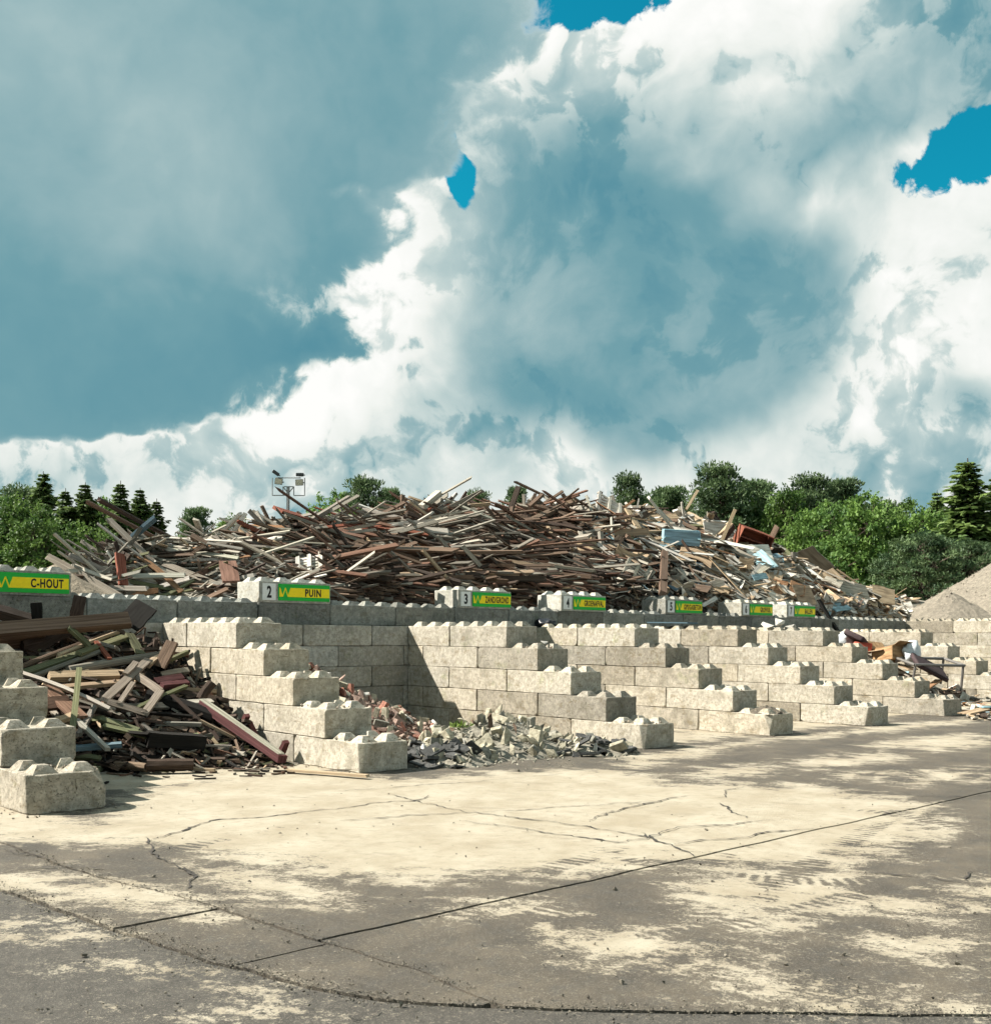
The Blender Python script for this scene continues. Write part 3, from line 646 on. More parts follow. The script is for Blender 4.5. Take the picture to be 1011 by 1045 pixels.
def whereabouts(px, py):
    f = (634-py)/(634-silh(px)); lv = 'low on' if f < .3 else 'midway on' if f < .7 else 'high on'
    names = [(40, 'the pile beyond sign C-HOUT'), (180, 'the pile left of sign 2'), (300, 'the pile above sign 2'), (400, 'the pile between signs 2 and 3'), (495, 'the pile above sign 3'), (595, 'the pile above sign 4'), (695, 'the pile above sign 5'), (770, 'the pile above sign 6'), (817, 'the pile above sign 7'), (890, 'the pile right of sign 7')]
    return lv+' '+min(names, key=lambda q: abs(q[0]-px))[1]
zlab = ['at the left end of the big wood pile', 'in the middle of the big wood pile', 'on the right half of the big wood pile']
zgrp = ['boards at the left end of the big pile', 'beams in the middle of the big pile', 'boards on the right half of the big pile']
fill = Fill(); nind = 0; tries = 0
while nind < 285 and tries < 4000:
    tries += 1; px = R.uniform(80, 940); py = R.uniform(silh(px)-2, 634)
    P = onfield(px, py, Hbig, 18, 52, .1)
    if not P or P.y < 3.45: continue
    z = zone(px+R.uniform(-25, 25)); L, w, t, a = shape(z, py, True); col = pick(z, py, px)
    if px > 860: L = min(L, 1.3)
    if py < silh(px)+.25*(634-silh(px)): L = min(L, 2.0)
    d, n = tangent(Hbig, P, a, R.gauss(.04, .10)); C = P+n*R.uniform(.02, .24)
    A, B_ = C-d*L/2, C+d*L/2
    if min(A.y, B_.y) < 3.96: C = C+Vector((0, 3.98-min(A.y, B_.y), .1)); A, B_ = C-d*L/2, C+d*L/2
    nm = 'sheet' if w > .34 else ('beam' if t > .1 else 'board')
    plank('wood_'+nm, A, B_, w, t, col, f'{"long" if L > 2.6 else "short" if L < 1.0 else "scrap"} {col} wood {nm} {"lying level" if abs(a) < .15 else "rising right" if a > 0 else "sloping right"}, {whereabouts(px, py)}', 'wood '+nm, 'boards and beams of the big pile', R.gauss(0, .35), n); nind += 1
tries = 0; cnt = 0
while cnt < 7600 and tries < 16000:
    tries += 1; px = R.uniform(76, 950); py = R.uniform(silh(px)-1, 636)
    P = onfield(px, py, Hbig, 18, 52, .16)
    if not P or P.y < 3.5: continue
    z = zone(px+R.uniform(-40, 40)); L, w, t, a = shape(z, py, False); d, n = tangent(Hbig, P, a, R.gauss(.05, .22))
    C = P+n*R.uniform(-.34, .10); yy = min((C-d*L/2).y, (C+d*L/2).y)
    if yy < 3.95: C.y += 3.96-yy
    fill.add(C, d, L, w, t, pick(z, py, px), n, R.gauss(0, .6)); cnt += 1
# the far side and the flanks, so the heap is whole from other positions
for _ in range(900):
    x = R.uniform(2, 35); y = R.uniform(6, 13); zz = Hbig(x, y)
    if zz < .2: continue
    P = Vector((x, y, zz)); d, n = tangent(Hbig, P, R.uniform(-3, 3), R.gauss(0, .2)); fill.add(P, d, R.uniform(.4, 2), R.uniform(.08, .25), R.uniform(.03, .1), pick(R.randrange(3), 560, 500), n, R.gauss(0, .6))
for _ in range(45):                                         # ends sticking out along the crest
    px = R.uniform(100, 780); P = onfield(px, silh(px)+4, Hbig, 18, 52, .1)
    if P is None: continue
    d = (RGT*R.gauss(0, .8)+UPV*R.uniform(.25, 1)).normalized(); L = R.uniform(.3, .9); fill.add(P+d*L*.25, d, L, R.uniform(.04, .14), R.uniform(.02, .07), pick(zone(px), silh(px), px), -FWD, R.gauss(0, .7))
tag(fill.build('scrap_wood'), 'countless small splintered boards filling the big wood pile', 'scrap wood', None, 'stuff')
def big_px(x0, y0, x1, y1, w, t, col, label, lift=.25, name='wood_beam', cat='wood beam', roll=0.0, dy=0.0):
    """board whose two ends are seen at these pixels, resting on the big pile; if an end sticks out into the air it keeps the depth of the other end"""
    A = onfield(x0, y0, Hbig, 16, 60, .05); B = onfield(x1, y1, Hbig, 16, 60, .05)
    if A is None and B is None: A = ony(x0, y0, 8.5); B = ony(x1, y1, 8.5)
    elif A is None: A = ony(x0, y0, B.y+dy)
    elif B is None: B = ony(x1, y1, A.y+dy)
    d, n = tangent(Hbig, (A+B)/2, 0)
    k = lambda P: P+(CAM-P).normalized()*lift
    return plank(name, k(A), k(B), w, t, col, label, cat, None, roll, n, R.choice((PM[0], PM[2], PM[4])))
# pieces one can name
big_px(342, 541, 594, 590, .3, .2, 'reddish brown', 'longest reddish brown beam slanting down across the middle of the big pile', .45)
big_px(400, 588, 545, 585, .16, .12, 'tan', 'long straight tan beam near the foot of the big pile above sign 3', .5)
big_px(430, 563, 590, 588, .12, .06, 'tan', 'slim tan lath slanting along the longest reddish brown beam', .6)
big_px(494, 553, 578, 515, .17, .13, 'brown', 'long brown pole leaning up to the right near the crest', .4)
big_px(445, 553, 526, 533, .15, .12, 'brown', 'brown pole rising to the right below the crest', .4)
big_px(350, 566, 470, 596, .2, .14, 'dark brown', 'dark brown beam slanting down behind sign 3', .4)
big_px(330, 572, 470, 566, .18, .14, 'brown', 'brown beam lying level below the longest beam', .35)
big_px(600, 590, 668, 583, .16, .1, 'reddish brown', 'reddish brown beam above sign 4', .4)
big_px(88.5, 512, 168, 554, .08, .07, 'brown', 'upper thin pole sticking out to the upper left of the big pile', .5, dy=-1.2)
big_px(101, 510, 178, 551, .09, .08, 'dark brown', 'dark pole sticking out to the upper left beside a thinner pole', .8, dy=-1.2)
big_px(108, 571, 158, 529, .17, .07, 'blue grey', 'wide grey board leaning up to the right at the left end', 1.0, dy=.2)
big_px(74, 566, 107, 570, .16, .07, 'pale grey', 'pale board end jutting out left above the sand', .6, dy=.1)
big_px(122, 565, 126, 598, .2, .06, 'red brown', 'upright red brown board at the left end of the big pile', .6)
big_px(232, 573, 236, 594, .36, .05, 'reddish brown', 'wide upright rusty brown panel left of sign 2', .7, 'wood_sheet', 'wood sheet')
big_px(254, 521, 272, 540, .16, .1, 'grey', 'short grey post sticking out of the crest near the lamp mast', .2, dy=.2)
big_px(283, 520, 312, 529, .5, .08, 'red brown', 'red brown plate on the crest below the lamp mast', .3, 'wood_sheet', 'wood sheet', dy=.1)
big_px(316, 532, 357, 507, .12, .1, 'grey', 'grey pole rising to the right beside the red brown plate', .4, dy=.1)
big_px(338, 541, 372, 549, .2, .08, 'reddish brown', 'short rusty red board end at the left of the middle', .6)
big_px(521, 520, 529, 497, .16, .12, 'dark brown', 'short dark post standing on the crest', .1, dy=.1)
big_px(540, 517, 553, 505, .12, .1, 'brown', 'short brown stick leaning on the crest', .1, dy=.1)
big_px(409, 524, 411, 505, .10, .1, 'brown', 'thin upright stub standing on the crest above the beams', .1, dy=.1)
big_px(430, 518, 448, 503, .2, .16, 'pale grey', 'thick pale beam end pointing up at the crest', .2, dy=.1)
big_px(676, 606, 678, 563, .2, .14, 'brown', 'thick upright brown post standing behind sign 5', .9)
big_px(554, 528, 562, 545, .10, .08, 'tan', 'short tan stick lying across the brown beams', .5)
big_px(817, 562, 841, 584, 1.0, .04, 'grey', 'large weathered grey board leaning on the right slope', .5, 'wood_sheet', 'wood sheet', .3)
big_px(719, 542, 743, 545, .75, .04, 'white', 'white sheet lying near the top of the right slope', .5, 'wood_sheet', 'wood sheet', .6)
big_px(768, 562, 786, 580, .55, .04, 'light blue', 'light blue panel tilted on the right slope', .5, 'wood_sheet', 'wood sheet', .5)
big_px(700, 520, 712, 500, .10, .05, 'tan', 'tan stick pointing up at the top of the right slope', .2, dy=.1)
big_px(640, 520, 655, 545, .2, .06, 'tan', 'broad tan board tilted below the white door', .5)
big_px(662, 508, 690, 545, .16, .08, 'white', 'long whitish board slanting down from the crest', .5)
big_px(736, 553, 750, 520, .12, .06, 'tan', 'tan board standing steeply on the right slope', .5)
big_px(835, 612, 858, 650, .16, .07, 'black', 'black plank hanging down over the back wall', 1.0, 'wood_board', 'wood board', dy=-1.0)
# slatted white pallet side and door panels
def framed(name, label, cat, c0, c1, c2, c3, n, col, lift, t=.03, Hf=Hbig, rails=True):
    """a flat slatted piece whose corners are seen at four pixels"""
    q = [onfield(x, y, Hf, 12, 60, .05) or ony(x, y, 8.6) for x, y in (c0, c1, c2, c3)]
    dm = sum((p-CAM).dot(FWD) for p in q)/4
    P = [CAM+ray(x, y)*(dm+o) for (x, y), o in zip((c0, c1, c2, c3), (.22, .22, -.1, -.1))]
    P = [p+(CAM-p).normalized()*lift for p in P]
    root = empty(name, P[3]); tag(root, label, cat); nn = (P[1]-P[0]).cross(P[3]-P[0]).normalized()
    def bar(nm, A, B, w, tk):
        o = plank(nm, A-P[3], B-P[3], w, tk, col, None, None, None, 0, nn); o.parent = root; return o
    hgt = ((P[3]-P[0]).length+(P[2]-P[1]).length)/2
    for i in range(n):
        s = (i+.5)/n; bar('slat', P[0].lerp(P[3], s), P[1].lerp(P[2], s), hgt/n*.68, t)
    if rails:
        for s in (.08, .5, .92): bar('rail', P[0].lerp(P[1], s)-nn*.05, P[3].lerp(P[2], s)-nn*.05, .09, .06)
    return root
framed('slatted_panel', 'white slatted panel lying flat behind sign 2', 'slatted panel', (302, 571), (330, 565), (330, 584), (303, 586), 6, 'white', .6)
framed('slatted_panel', 'pale slatted panel standing on the crest beside the white door', 'slatted panel', (580, 520), (600, 506), (606, 524), (588, 533), 5, 'pale grey', .35)
framed('shutter_door', 'white louvred door standing up on the crest of the big pile', 'door', (610, 501), (634, 516), (634, 526), (606, 524), 7, 'white', .4)
framed('wooden_pallet', 'pale wooden pallet tipped on the slope right of the middle', 'pallet', (640, 570), (662, 585), (655, 600), (634, 585), 6, 'pale grey', .6)
# open cupboard and cabinet carcasses
def cabinet(name, label, px, py, size, col, rot, tilt, lift, open_=True, Hf=Hbig):
    P = onfield(px, py, Hf, 12, 60, .05); P = P+(CAM-P).normalized()*lift; L, W, H = size
    root = empty(name, P); root.rotation_euler = (tilt[0], tilt[1], rot); tag(root, label, 'cabinet')
    k = .03
    def pn(nm, a, b, w, t, up): o = plank(nm, Vector(a), Vector(b), w, t, col, None, None, None, 0, Vector(up)); o.parent = root
    pn('side_panel', (-L/2, 0, 0), (-L/2, 0, H), W, k, (1, 0, 0)); pn('side_panel', (L/2, 0, 0), (L/2, 0, H), W, k, (1, 0, 0))
    pn('bottom_panel', (-L/2, 0, 0), (L/2, 0, 0), W, k, (0, 0, 1)); pn('top_panel', (-L/2, 0, H), (L/2, 0, H), W, k, (0, 0, 1))
    pn('back_panel', (-L/2, W/2, H/2), (L/2, W/2, H/2), H, k*.6, (0, 1, 0)); pn('shelf', (-L/2, 0, H*.5), (L/2, 0, H*.5), W*.96, k, (0, 0, 1))
    if not open_: pn('door', (-L/2, -W/2, H/2), (L/2, -W/2, H/2), H*.98, k, (0, 1, 0))
    return root
cabinet('open_cupboard', 'reddish brown open cupboard tipped over on the right slope', 764, 560, (1.15, .5, .65), 'red brown', -.5, (.35, .3, 0), .15)
cabinet('closed_cabinet', 'light blue closed cabinet lying on the right slope', 694, 556, (1.1, .5, .45), 'light blue', -.75, (.12, .05, 0), .4, False)

# ------------------------------------------------------------------ timber heap in the left bay
def Hleft(x, y):
    if not (-.85 < x < 2.82) or y > 2.78: return -1
    yy = y - .55*max(0, min(1, (.9-x)/1.2))
    tab = [(-1.3, 0), (-.95, .08), (.05, .52), (.79, .84), (1.58, 1.2), (2.43, 1.66), (2.9, 1.95)]
    if yy <= tab[0][0]: return -.02
    z = tab[-1][1]
    for (a, b), (c, d) in zip(tab, tab[1:]):
        if a <= yy <= c: z = b+(d-b)*(yy-a)/(c-a); break
    return z+.08*mnoise.noise(Vector((x*2, y*2, 3)))*min(1, z*3)
link_l = link('timber_heap_core', mass('timber_heap_core', lambda x, y: Hleft(x, y)-.12, frange(-.8, 2.78, .15), frange(-1.6, 2.74, .15), MCORE)); tag(link_l, 'core under the left bay timber heap, coloured dark as shade between pieces', 'wood scrap', None, 'stuff')
def lp(x0, y0, x1, y1, w, t, col, label, lift=.12, name='timber_plank', cat='plank', roll=0.0, dl=0.0, mesh=None, ground=False):
    A = onfield(x0, y0, Hleft, 8, 30, .03); B = onfield(x1, y1, Hleft, 8, 30, .03)
    if ground: A = onz(x0, y0, .03); B = onz(x1, y1, .03)
    if A is None and B is None: A = ony(x0, y0, 2.3); B = ony(x1, y1, 2.3)
    elif A is None: A = ony(x0, y0, B.y+dl)
    elif B is None: B = ony(x1, y1, A.y+dl)
    k = lambda P: P+(CAM-P).normalized()*lift
    d, n = tangent(Hleft, (A+B)/2, 0)
    return plank(name, k(A), k(B), w, t, col, label, cat, None, roll, n, mesh or (R.choice((PM[0], PM[2], PM[4], PM[6])) if t > .12 or w > .09 else None))
T_ = [
 (-20, 645, 131, 633, .22, .18, 'brown', 'thick dark beam lying along the top of the left timber heap', .25, 'timber_beam', 'beam'),
 (-10, 655, 44, 648, .24, .2, 'brown', 'short thick brown beam under the thick top beam', .3, 'timber_beam', 'beam'),
 (-10, 622, 30, 633, .2, .15, 'dark brown', 'dark beam end at the left edge above the heap', .15, 'timber_beam', 'beam'),
 (22, 660, 70, 648, .2, .18, 'dark brown', 'dark crooked limb under the thick top beam', .25, 'timber_log', 'log'),
 (77, 632, 82, 608, .2, .05, 'dark brown', 'upright dark board leaning on the back wall', .1, 'timber_board', 'board'),
 (38, 634, 37, 615, .16, .10, 'black', 'short charred stub standing before the back wall', .1, 'timber_post', 'post'),
 (130, 638, 150, 617, .45, .04, 'black', 'square black sheet leaning in the corner of the left bay', .12, 'black_sheet', 'sheet'),
 (70, 640, 92, 660, .17, .05, 'green', 'green board tilted over the poles', .4, 'timber_board', 'board'),
 (20, 681, 112, 646, .09, .08, 'brown', 'upper of the long brown poles slanting up to the right', .35, 'timber_pole', 'pole'),
 (26, 687, 118, 655, .15, .07, 'green', 'mossy green board under the long brown poles', .38, 'timber_board', 'board'),
 (35, 690, 110, 662, .08, .07, 'grey', 'thin grey pole below the mossy green board', .4, 'timber_pole', 'pole'),
 (60, 668, 120, 645, .07, .06, 'tan', 'thin tan pole above the mossy green board', .42, 'timber_pole', 'pole'),
 (80, 667, 128, 650, .12, .05, 'green', 'short light green board end on the poles', .42, 'timber_board', 'board'),
 (98, 655, 112, 673, .07, .05, 'red brown', 'short red brown stick crossing the poles', .45, 'timber_stick', 'stick'),
 (70, 684, 165, 668, .15, .12, 'grey', 'grey round log in the middle of the left heap', .35, 'timber_log', 'log'),
 (50, 691, 122, 689, .16, .10, 'tan', 'bright tan timber lying level in the left heap', .4, 'timber_beam', 'beam'),
 (60, 702, 130, 696, .1, .06, 'tan', 'thin tan lath under the bright tan timber', .4, 'timber_lath', 'lath'),
 (21, 685, 112, 722, .06, .045, 'pale grey', 'pale thin batten slanting down across the left heap', .75, 'timber_batten', 'batten'),
 (81, 682, 74, 745, .08, .05, 'green', 'thin upright stake in front of the left heap', .85, 'timber_stake', 'stake'),
 (150, 710, 218, 731, .24, .22, 'black', 'charred black log in the right part of the left heap', .3, 'timber_log', 'log'),
 (150, 754, 208, 758, .3, .2, 'black', 'wide charred beam low in the left heap', .25, 'timber_beam', 'beam'),
 (75, 764, 124, 760, .14, .06, 'blue grey', 'blue grey board low at the left of the heap', .3, 'timber_board', 'board'),
 (102, 734, 142, 746, .10, .05, 'green', 'dark green board low in the left heap', .3, 'timber_board', 'board'),
 (106, 741, 150, 751, .09, .05, 'green', 'second dark green board just below another', .33, 'timber_board', 'board'),
 (46, 700, 82, 733, .24, .05, 'reddish brown', 'wide reddish brown board at the left of the heap', .5, 'timber_board', 'board'),
 (40, 720, 70, 716, .2, .06, 'reddish brown', 'reddish brown board end beside the left divider', .5, 'timber_board', 'board'),
 (56, 737, 78, 729, .12, .06, 'tan', 'short tan block beside the thin upright stake', .6, 'timber_block', 'block'),
 (176, 655, 163, 681, .22, .05, 'brown', 'brown board standing against the lit divider', .35, 'timber_board', 'board'),
 (170, 675, 192, 665, .08, .06, 'green', 'thin greenish batten pointing at the lit divider', .45, 'timber_batten', 'batten'),
 (150, 677, 171, 668, .09, .07, 'tan', 'short pale batten end near the brown standing board', .45, 'timber_batten', 'batten'),
 (132, 647, 144, 668, .15, .04, 'green', 'pale green board leaning below the black sheet', .4, 'timber_board', 'board'),
 (204, 714, 216, 697, .16, .14, 'dark brown', 'dark stump leaning against the lit divider', .2, 'timber_stump', 'stump'),
 (158, 697, 186, 692, .13, .1, 'dark red', 'dark red beam end in the right of the left heap', .35, 'timber_beam', 'beam'),
 (165, 700, 192, 697, .1, .08, 'dark red', 'smaller dark red beam beside another one', .4, 'timber_beam', 'beam'),
 (140, 722, 190, 700, .06, .05, 'green', 'thin greenish lath slanting up right above the charred log', .45, 'timber_lath', 'lath'),
 (130, 752, 165, 728, .09, .05, 'brown', 'brown lath between the charred pieces', .25, 'timber_lath', 'lath'),
 (100, 715, 80, 750, .08, .05, 'grey', 'grey lath leaning behind the upright stake', .4, 'timber_lath', 'lath'),
 (78, 735, 110, 765, .07, .05, 'pale grey', 'pale lath slanting down low in the heap', .5, 'timber_lath', 'lath'),
]
for r in T_:
    mesh = R.choice(LM) if r[8+1] in ('timber_log', 'timber_stump', 'timber_pole') else None
    lp(*r, mesh=mesh, roll=R.gauss(0, .15))
# broken wooden trestle: five bars of one thing
tr = empty('broken_trestle', (1.3, .5, .6)); tag(tr, 'pale broken wooden trestle lying on the middle of the left heap', 'trestle')
for i, (x0, y0, x1, y1, w) in enumerate([(107, 714, 152, 673, .13), (140, 690, 164, 706, .12), (164, 705, 147, 729, .11), (110, 716, 149, 728, .09), (136, 697, 121, 719, .07), (139, 676, 128, 688, .09)]):
    A = onfield(x0, y0, Hleft, 8, 30, .03); B = onfield(x1, y1, Hleft, 8, 30, .03); l = .55+.03*i
    A = A+(CAM-A).normalized()*l; B = B+(CAM-B).normalized()*l
    o = plank('bar', A-tr.location, B-tr.location, w, .05, 'grey', None, None, None, 0, Vector((-.5, -.8, .4))); o.parent = tr; o.color = (.22, .19, .16, 1)
# two-tone painted beam leaning at the foot of the lit divider
A = onx(206, 718, 2.35); B = onz(288, 775, .08); A = A+(CAM-A).normalized()*.35; B = B+(CAM-B).normalized()*.1; pb = empty('painted_beam', tuple((A+B)/2)); tag(pb, 'dark red beam with a white top edge leaning at the heap front', 'beam')
c0 = pb.location
o = plank('beam', A-c0, B-c0, .13, .12, 'dark red', None, None); o.parent = pb; o.color = (.105, .045, .048, 1)
o = plank('white_edge', A-c0+Vector((0, 0, .066)), B-c0+Vector((0, 0, .066)), .125, .012, 'pale grey', None, None); o.parent = pb
for x0, y0, x1, y1, z, lb in [(243, 752, 252, 730, .3, 'short dark red post leaning beside the painted beam'), (254, 738, 263, 757, .2, 'second dark red post crossing beside the painted beam'), (286, 771, 292, 757, .15, 'short dark red block standing at the foot of the divider')]:
    A = onx(x0, y0, 2.68); B = onx(x1, y1, 2.68); plank('timber_post', A, B, .09, .07, 'dark red', lb, 'post')
for x0, y0, x1, y1, w, t, col, lb, nm in [(220, 776, 248, 769, .3, .03, 'white', 'white board lying on the ground before the heap', 'board'), (150, 781, 197, 780, .2, .16, 'dark brown', 'short dark log on the ground before the heap', 'log'), (118, 781, 150, 783, .14, .12, 'brown', 'small brown log on the ground beside a dark one', 'log'),
        (97, 785, 124, 770, .11, .08, 'green', 'mossy block tilted on the ground by the left divider', 'block'), (196, 785, 219, 786, .06, .04, 'tan', 'tan stick on the ground before the heap', 'stick'), (75, 770, 110, 768, .16, .05, 'pale grey', 'pale board on the ground behind the nearest block', 'board'), (155, 777, 195, 773, .12, .06, 'grey', 'grey plank lying on the dark log', 'plank'),
        (295, 786, 375, 792, .1, .035, 'tan', 'thin tan lath on the ground along the second divider', 'lath')]:
    A = onz(x0, y0, t*.6+.02); B = onz(x1, y1, t*.6+.02)
    if lb.endswith('dark log'): A.z += .2; B.z += .2
    plank('ground_'+nm, A, B, w, t, col, lb, nm, None, 0, Vector((0, 0, 1)), R.choice(LM) if nm == 'log' else None)
lcol = lambda: R.choices(['dark brown', 'brown', 'grey', 'black', 'green', 'tan', 'reddish brown', 'pale grey'], [34, 20, 10, 22, 5, 4, 7, 3])[0]
ni = 0
while ni < 55:
    px, py = R.uniform(40, 275), R.uniform(640, 782)
    P = onfield(px, py, Hleft, 8, 30, .05)
    if not P or P.x > 2.75 or P.z < .05: continue
    a = R.choice((R.gauss(.3, .3), R.gauss(-.4, .3), R.uniform(-1.3, 1.3))); L = R.uniform(.4, 1.4); d, n = tangent(Hleft, P, a, R.gauss(0, .12)); col = lcol()
    C = P+n*R.uniform(.0, .14); A, B = C-d*L/2, C+d*L/2
    for q in (A, B): q.x = min(max(q.x, -.75), 2.74); q.y = min(q.y, 2.7); q.z = max(q.z, .04)
    plank('timber_scrap', A, B, R.uniform(.04, .13), R.uniform(.02, .07), col, f'{"short" if L < .75 else "longish"} {col} scrap timber {"low" if P.z < .5 else "high" if P.z > 1.2 else "midway"} in the left heap {"near the lit divider" if P.x > 1.9 else "near the left divider" if P.x < .7 else "amid the bay"}', 'scrap timber', 'scrap timber in the left bay', R.gauss(0, .4), n); ni += 1
fl = Fill(); cnt = 0
while cnt < 1300:
    px, py = R.uniform(30, 290), R.uniform(630, 786); P = onfield(px, py, Hleft, 8, 30, .06)
    if not P or P.x > 2.74: continue
    d, n = tangent(Hleft, P, R.uniform(-1.6, 1.6), R.gauss(0, .25)); L = R.uniform(.12, .7)
    if P.x+L*.5*abs(d.x) > 2.8 or P.x-L*.5*abs(d.x) < -.8 or P.y+L*.5*abs(d.y) > 2.75: continue
    fl.add(P+n*R.uniform(-.05, .06), d, L, R.uniform(.015, .075), R.uniform(.008, .04), lcol(), n, R.gauss(0, .8)); cnt += 1
for _ in range(160):                                       # splinters spilled on the ground in front
    px, py = R.uniform(90, 300), R.gauss(782, 5); P = onz(px, py, .015)
    if P.x > 2.75: continue
    fl.add(P, Vector((R.uniform(-1, 1), R.uniform(-1, 1), 0)), R.uniform(.04, .3), R.uniform(.01, .05), R.uniform(.008, .03), lcol(), Vector((0, 0, 1)), 0)
tag(fl.build('scrap_splinters'), 'small splinters filling and spilling from the left timber heap', 'splinters', None, 'stuff')

# ------------------------------------------------------------------ rubble
def hull(seed, n=11, sq=(1, .8, .6), blocky=.5):
    rr = random.Random(seed); bm = bmesh.new()
    for _ in range(n):
        v = Vector((rr.uniform(-1, 1), rr.uniform(-1, 1), rr.uniform(-1, 1)))
        m = max(abs(v.x), abs(v.y), abs(v.z)); v = v.lerp(v/m, blocky+.3)
        bm.verts.new((v.x*.5*sq[0], v.y*.5*sq[1], v.z*.5*sq[2]))
    r = bmesh.ops.convex_hull(bm, input=list(bm.verts)); dead = [v for v in bm.verts if not v.link_faces]
    for v in dead: bm.verts.remove(v)
    bmesh.ops.recalc_face_normals(bm, faces=bm.faces); return bm
def stone_mat():
    m, T, b = new_mat('broken_stone'); oi = T.node('ShaderNodeObjectInfo'); g = T.node('ShaderNodeNewGeometry').outputs['Position']
    n = T.noise(g, 22, 5, .65); c = T.mix(T.rng(n, .3, .7), T.mix(1.0, oi.outputs['Color'], (.62, .6, .56, 1), 'MULTIPLY'), T.mix(1.0, oi.outputs['Color'], (1.2, 1.2, 1.18, 1), 'MULTIPLY'))
    T.l.new(c, b.inputs['Base Color']); b.inputs['Roughness'].default_value = .92; bump(T, b, n, .6, .01); return m
STONE = stone_mat()
CH = [from_bm('rubble_chunk', hull(300+i, 12), STONE) for i in range(8)]
def brickm(seed):
    rr = random.Random(seed); bm = bmesh.new(); bmesh.ops.create_cube(bm, size=1)
    for v in bm.verts: v.co = Vector((v.co.x*(1+rr.uniform(-.12, .05)), v.co.y*(1+rr.uniform(-.08, .04)), v.co.z*(1+rr.uniform(-.08, .04))))
    bmesh.ops.bevel(bm, geom=list(bm.edges), offset=.04, segments=1, affect='EDGES'); return from_bm('brick', bm, STONE)
BRK = [brickm(400+i) for i in range(5)]
SCOL = {'pale': (.36, .335, .26), 'grey': (.22, .215, .185), 'slate': (.066, .067, .067), 'red': (.25, .115, .085), 'pink': (.33, .235, .20), 'brown': (.13, .09, .065), 'white': (.48, .47, .44)}
def stone(name, P, size, col, mesh, label, cat, group, flat=False):
    o = link(name, mesh, None, P)
    o.rotation_euler = (R.gauss(0, .35), R.gauss(0, .35), R.uniform(0, 6.3)) if flat else (R.uniform(0, 6.3), R.uniform(0, 6.3), R.uniform(0, 6.3))
    o.scale = size; c = SCOL[col]; k = R.uniform(.78, 1.2); o.color = (c[0]*k, c[1]*k, c[2]*k, 1); tag(o, label, cat, group); return o
def Hgrey(x, y):
    d = math.hypot((x-6.05)/1.75, (y+1.95)/1.35); h = .60*max(0, 1-d)
    d2 = math.hypot((x-4.55)/.75, (y+2.65)/.75); h = max(h, .2*max(0, 1-d2*d2))
    d3 = math.hypot((x-7.15)/.9, (y+3.0)/.75); h = max(h, .25*max(0, 1-d3))
    return h+(.06*mnoise.noise(Vector((x*3, y*3, 0))) if h > .05 else -.02)
def Hred(x, y):
    d = math.hypot((x-4.7)/3.05, (y-1.75)/2.4); h = 1.3*max(0, 1-d)
    return h+(.07*mnoise.noise(Vector((x*3, y*3, 4))) if h > .05 else -.02)
def side_of(P, c): return 'left' if P.dot(RGT) < c.dot(RGT)-.5 else 'right' if P.dot(RGT) > c.dot(RGT)+.5 else 'middle'
MRB = plain('rubble_dust', (.20, .185, .15), .95, 0, .4, 20)
tag(link('rubble_base', mass('rubble_base', lambda x, y: Hgrey(x, y)-.05, frange(3.6, 8.1, .15), frange(-4, -.3, .15), MRB)), 'crushed fines under the grey rubble heap', 'rubble', None, 'stuff')
tag(link('rubble_base', mass('rubble_base', lambda x, y: Hred(x, y)-.05, frange(3.64, 8.0, .15), frange(-.4, 2.77, .15), plain('brick_dust', (.19, .105, .08), .95, 0, .4, 20))), 'crushed brick fines under the brick rubble heap', 'rubble', None, 'stuff')
n = 0; tries = 0; gc = Vector((6.05, -2, 0))
while n < 230 and tries < 4000:
    tries += 1; x, y = R.uniform(3.9, 7.95), R.uniform(-3.9, -.9); h = Hgrey(x, y)
    if h < .02: continue
    P = Vector((x, y, h+R.uniform(-.02, .05))); dark = ((x < 4.9) or (y < -2.7 and x > 6.4)) and R.random() < .72
    if dark:
        s = (R.uniform(.14, .34), R.uniform(.10, .22), R.uniform(.025, .05)); stone('roof_tile', P, s, 'slate', R.choice(BRK), f'dark slate tile piece at the {"left" if x < 5.2 else "right"} foot of the grey rubble heap', 'tile piece', 'tile pieces round the grey rubble', True)
    else:
        q = R.uniform(.09, .25); s = (q*R.uniform(.9, 1.5), q*R.uniform(.7, 1), q*R.uniform(.3, .6)); col = R.choices(['pale', 'grey', 'brown', 'white'], [62, 24, 8, 6])[0]
        hi = 'top' if h > .45 else 'foot' if h < .15 else 'slope'
        stone('rubble_chunk', P, s, col, R.choice(CH+BRK[:2]), f'{"large" if q > .19 else "small"} {col} concrete chunk on the {hi} of the grey rubble heap, {side_of(P, gc)} part', 'concrete chunk', 'chunks of the grey rubble heap')
    n += 1
n = 0; tries = 0; rc = Vector((5.8, 1.2, 0))
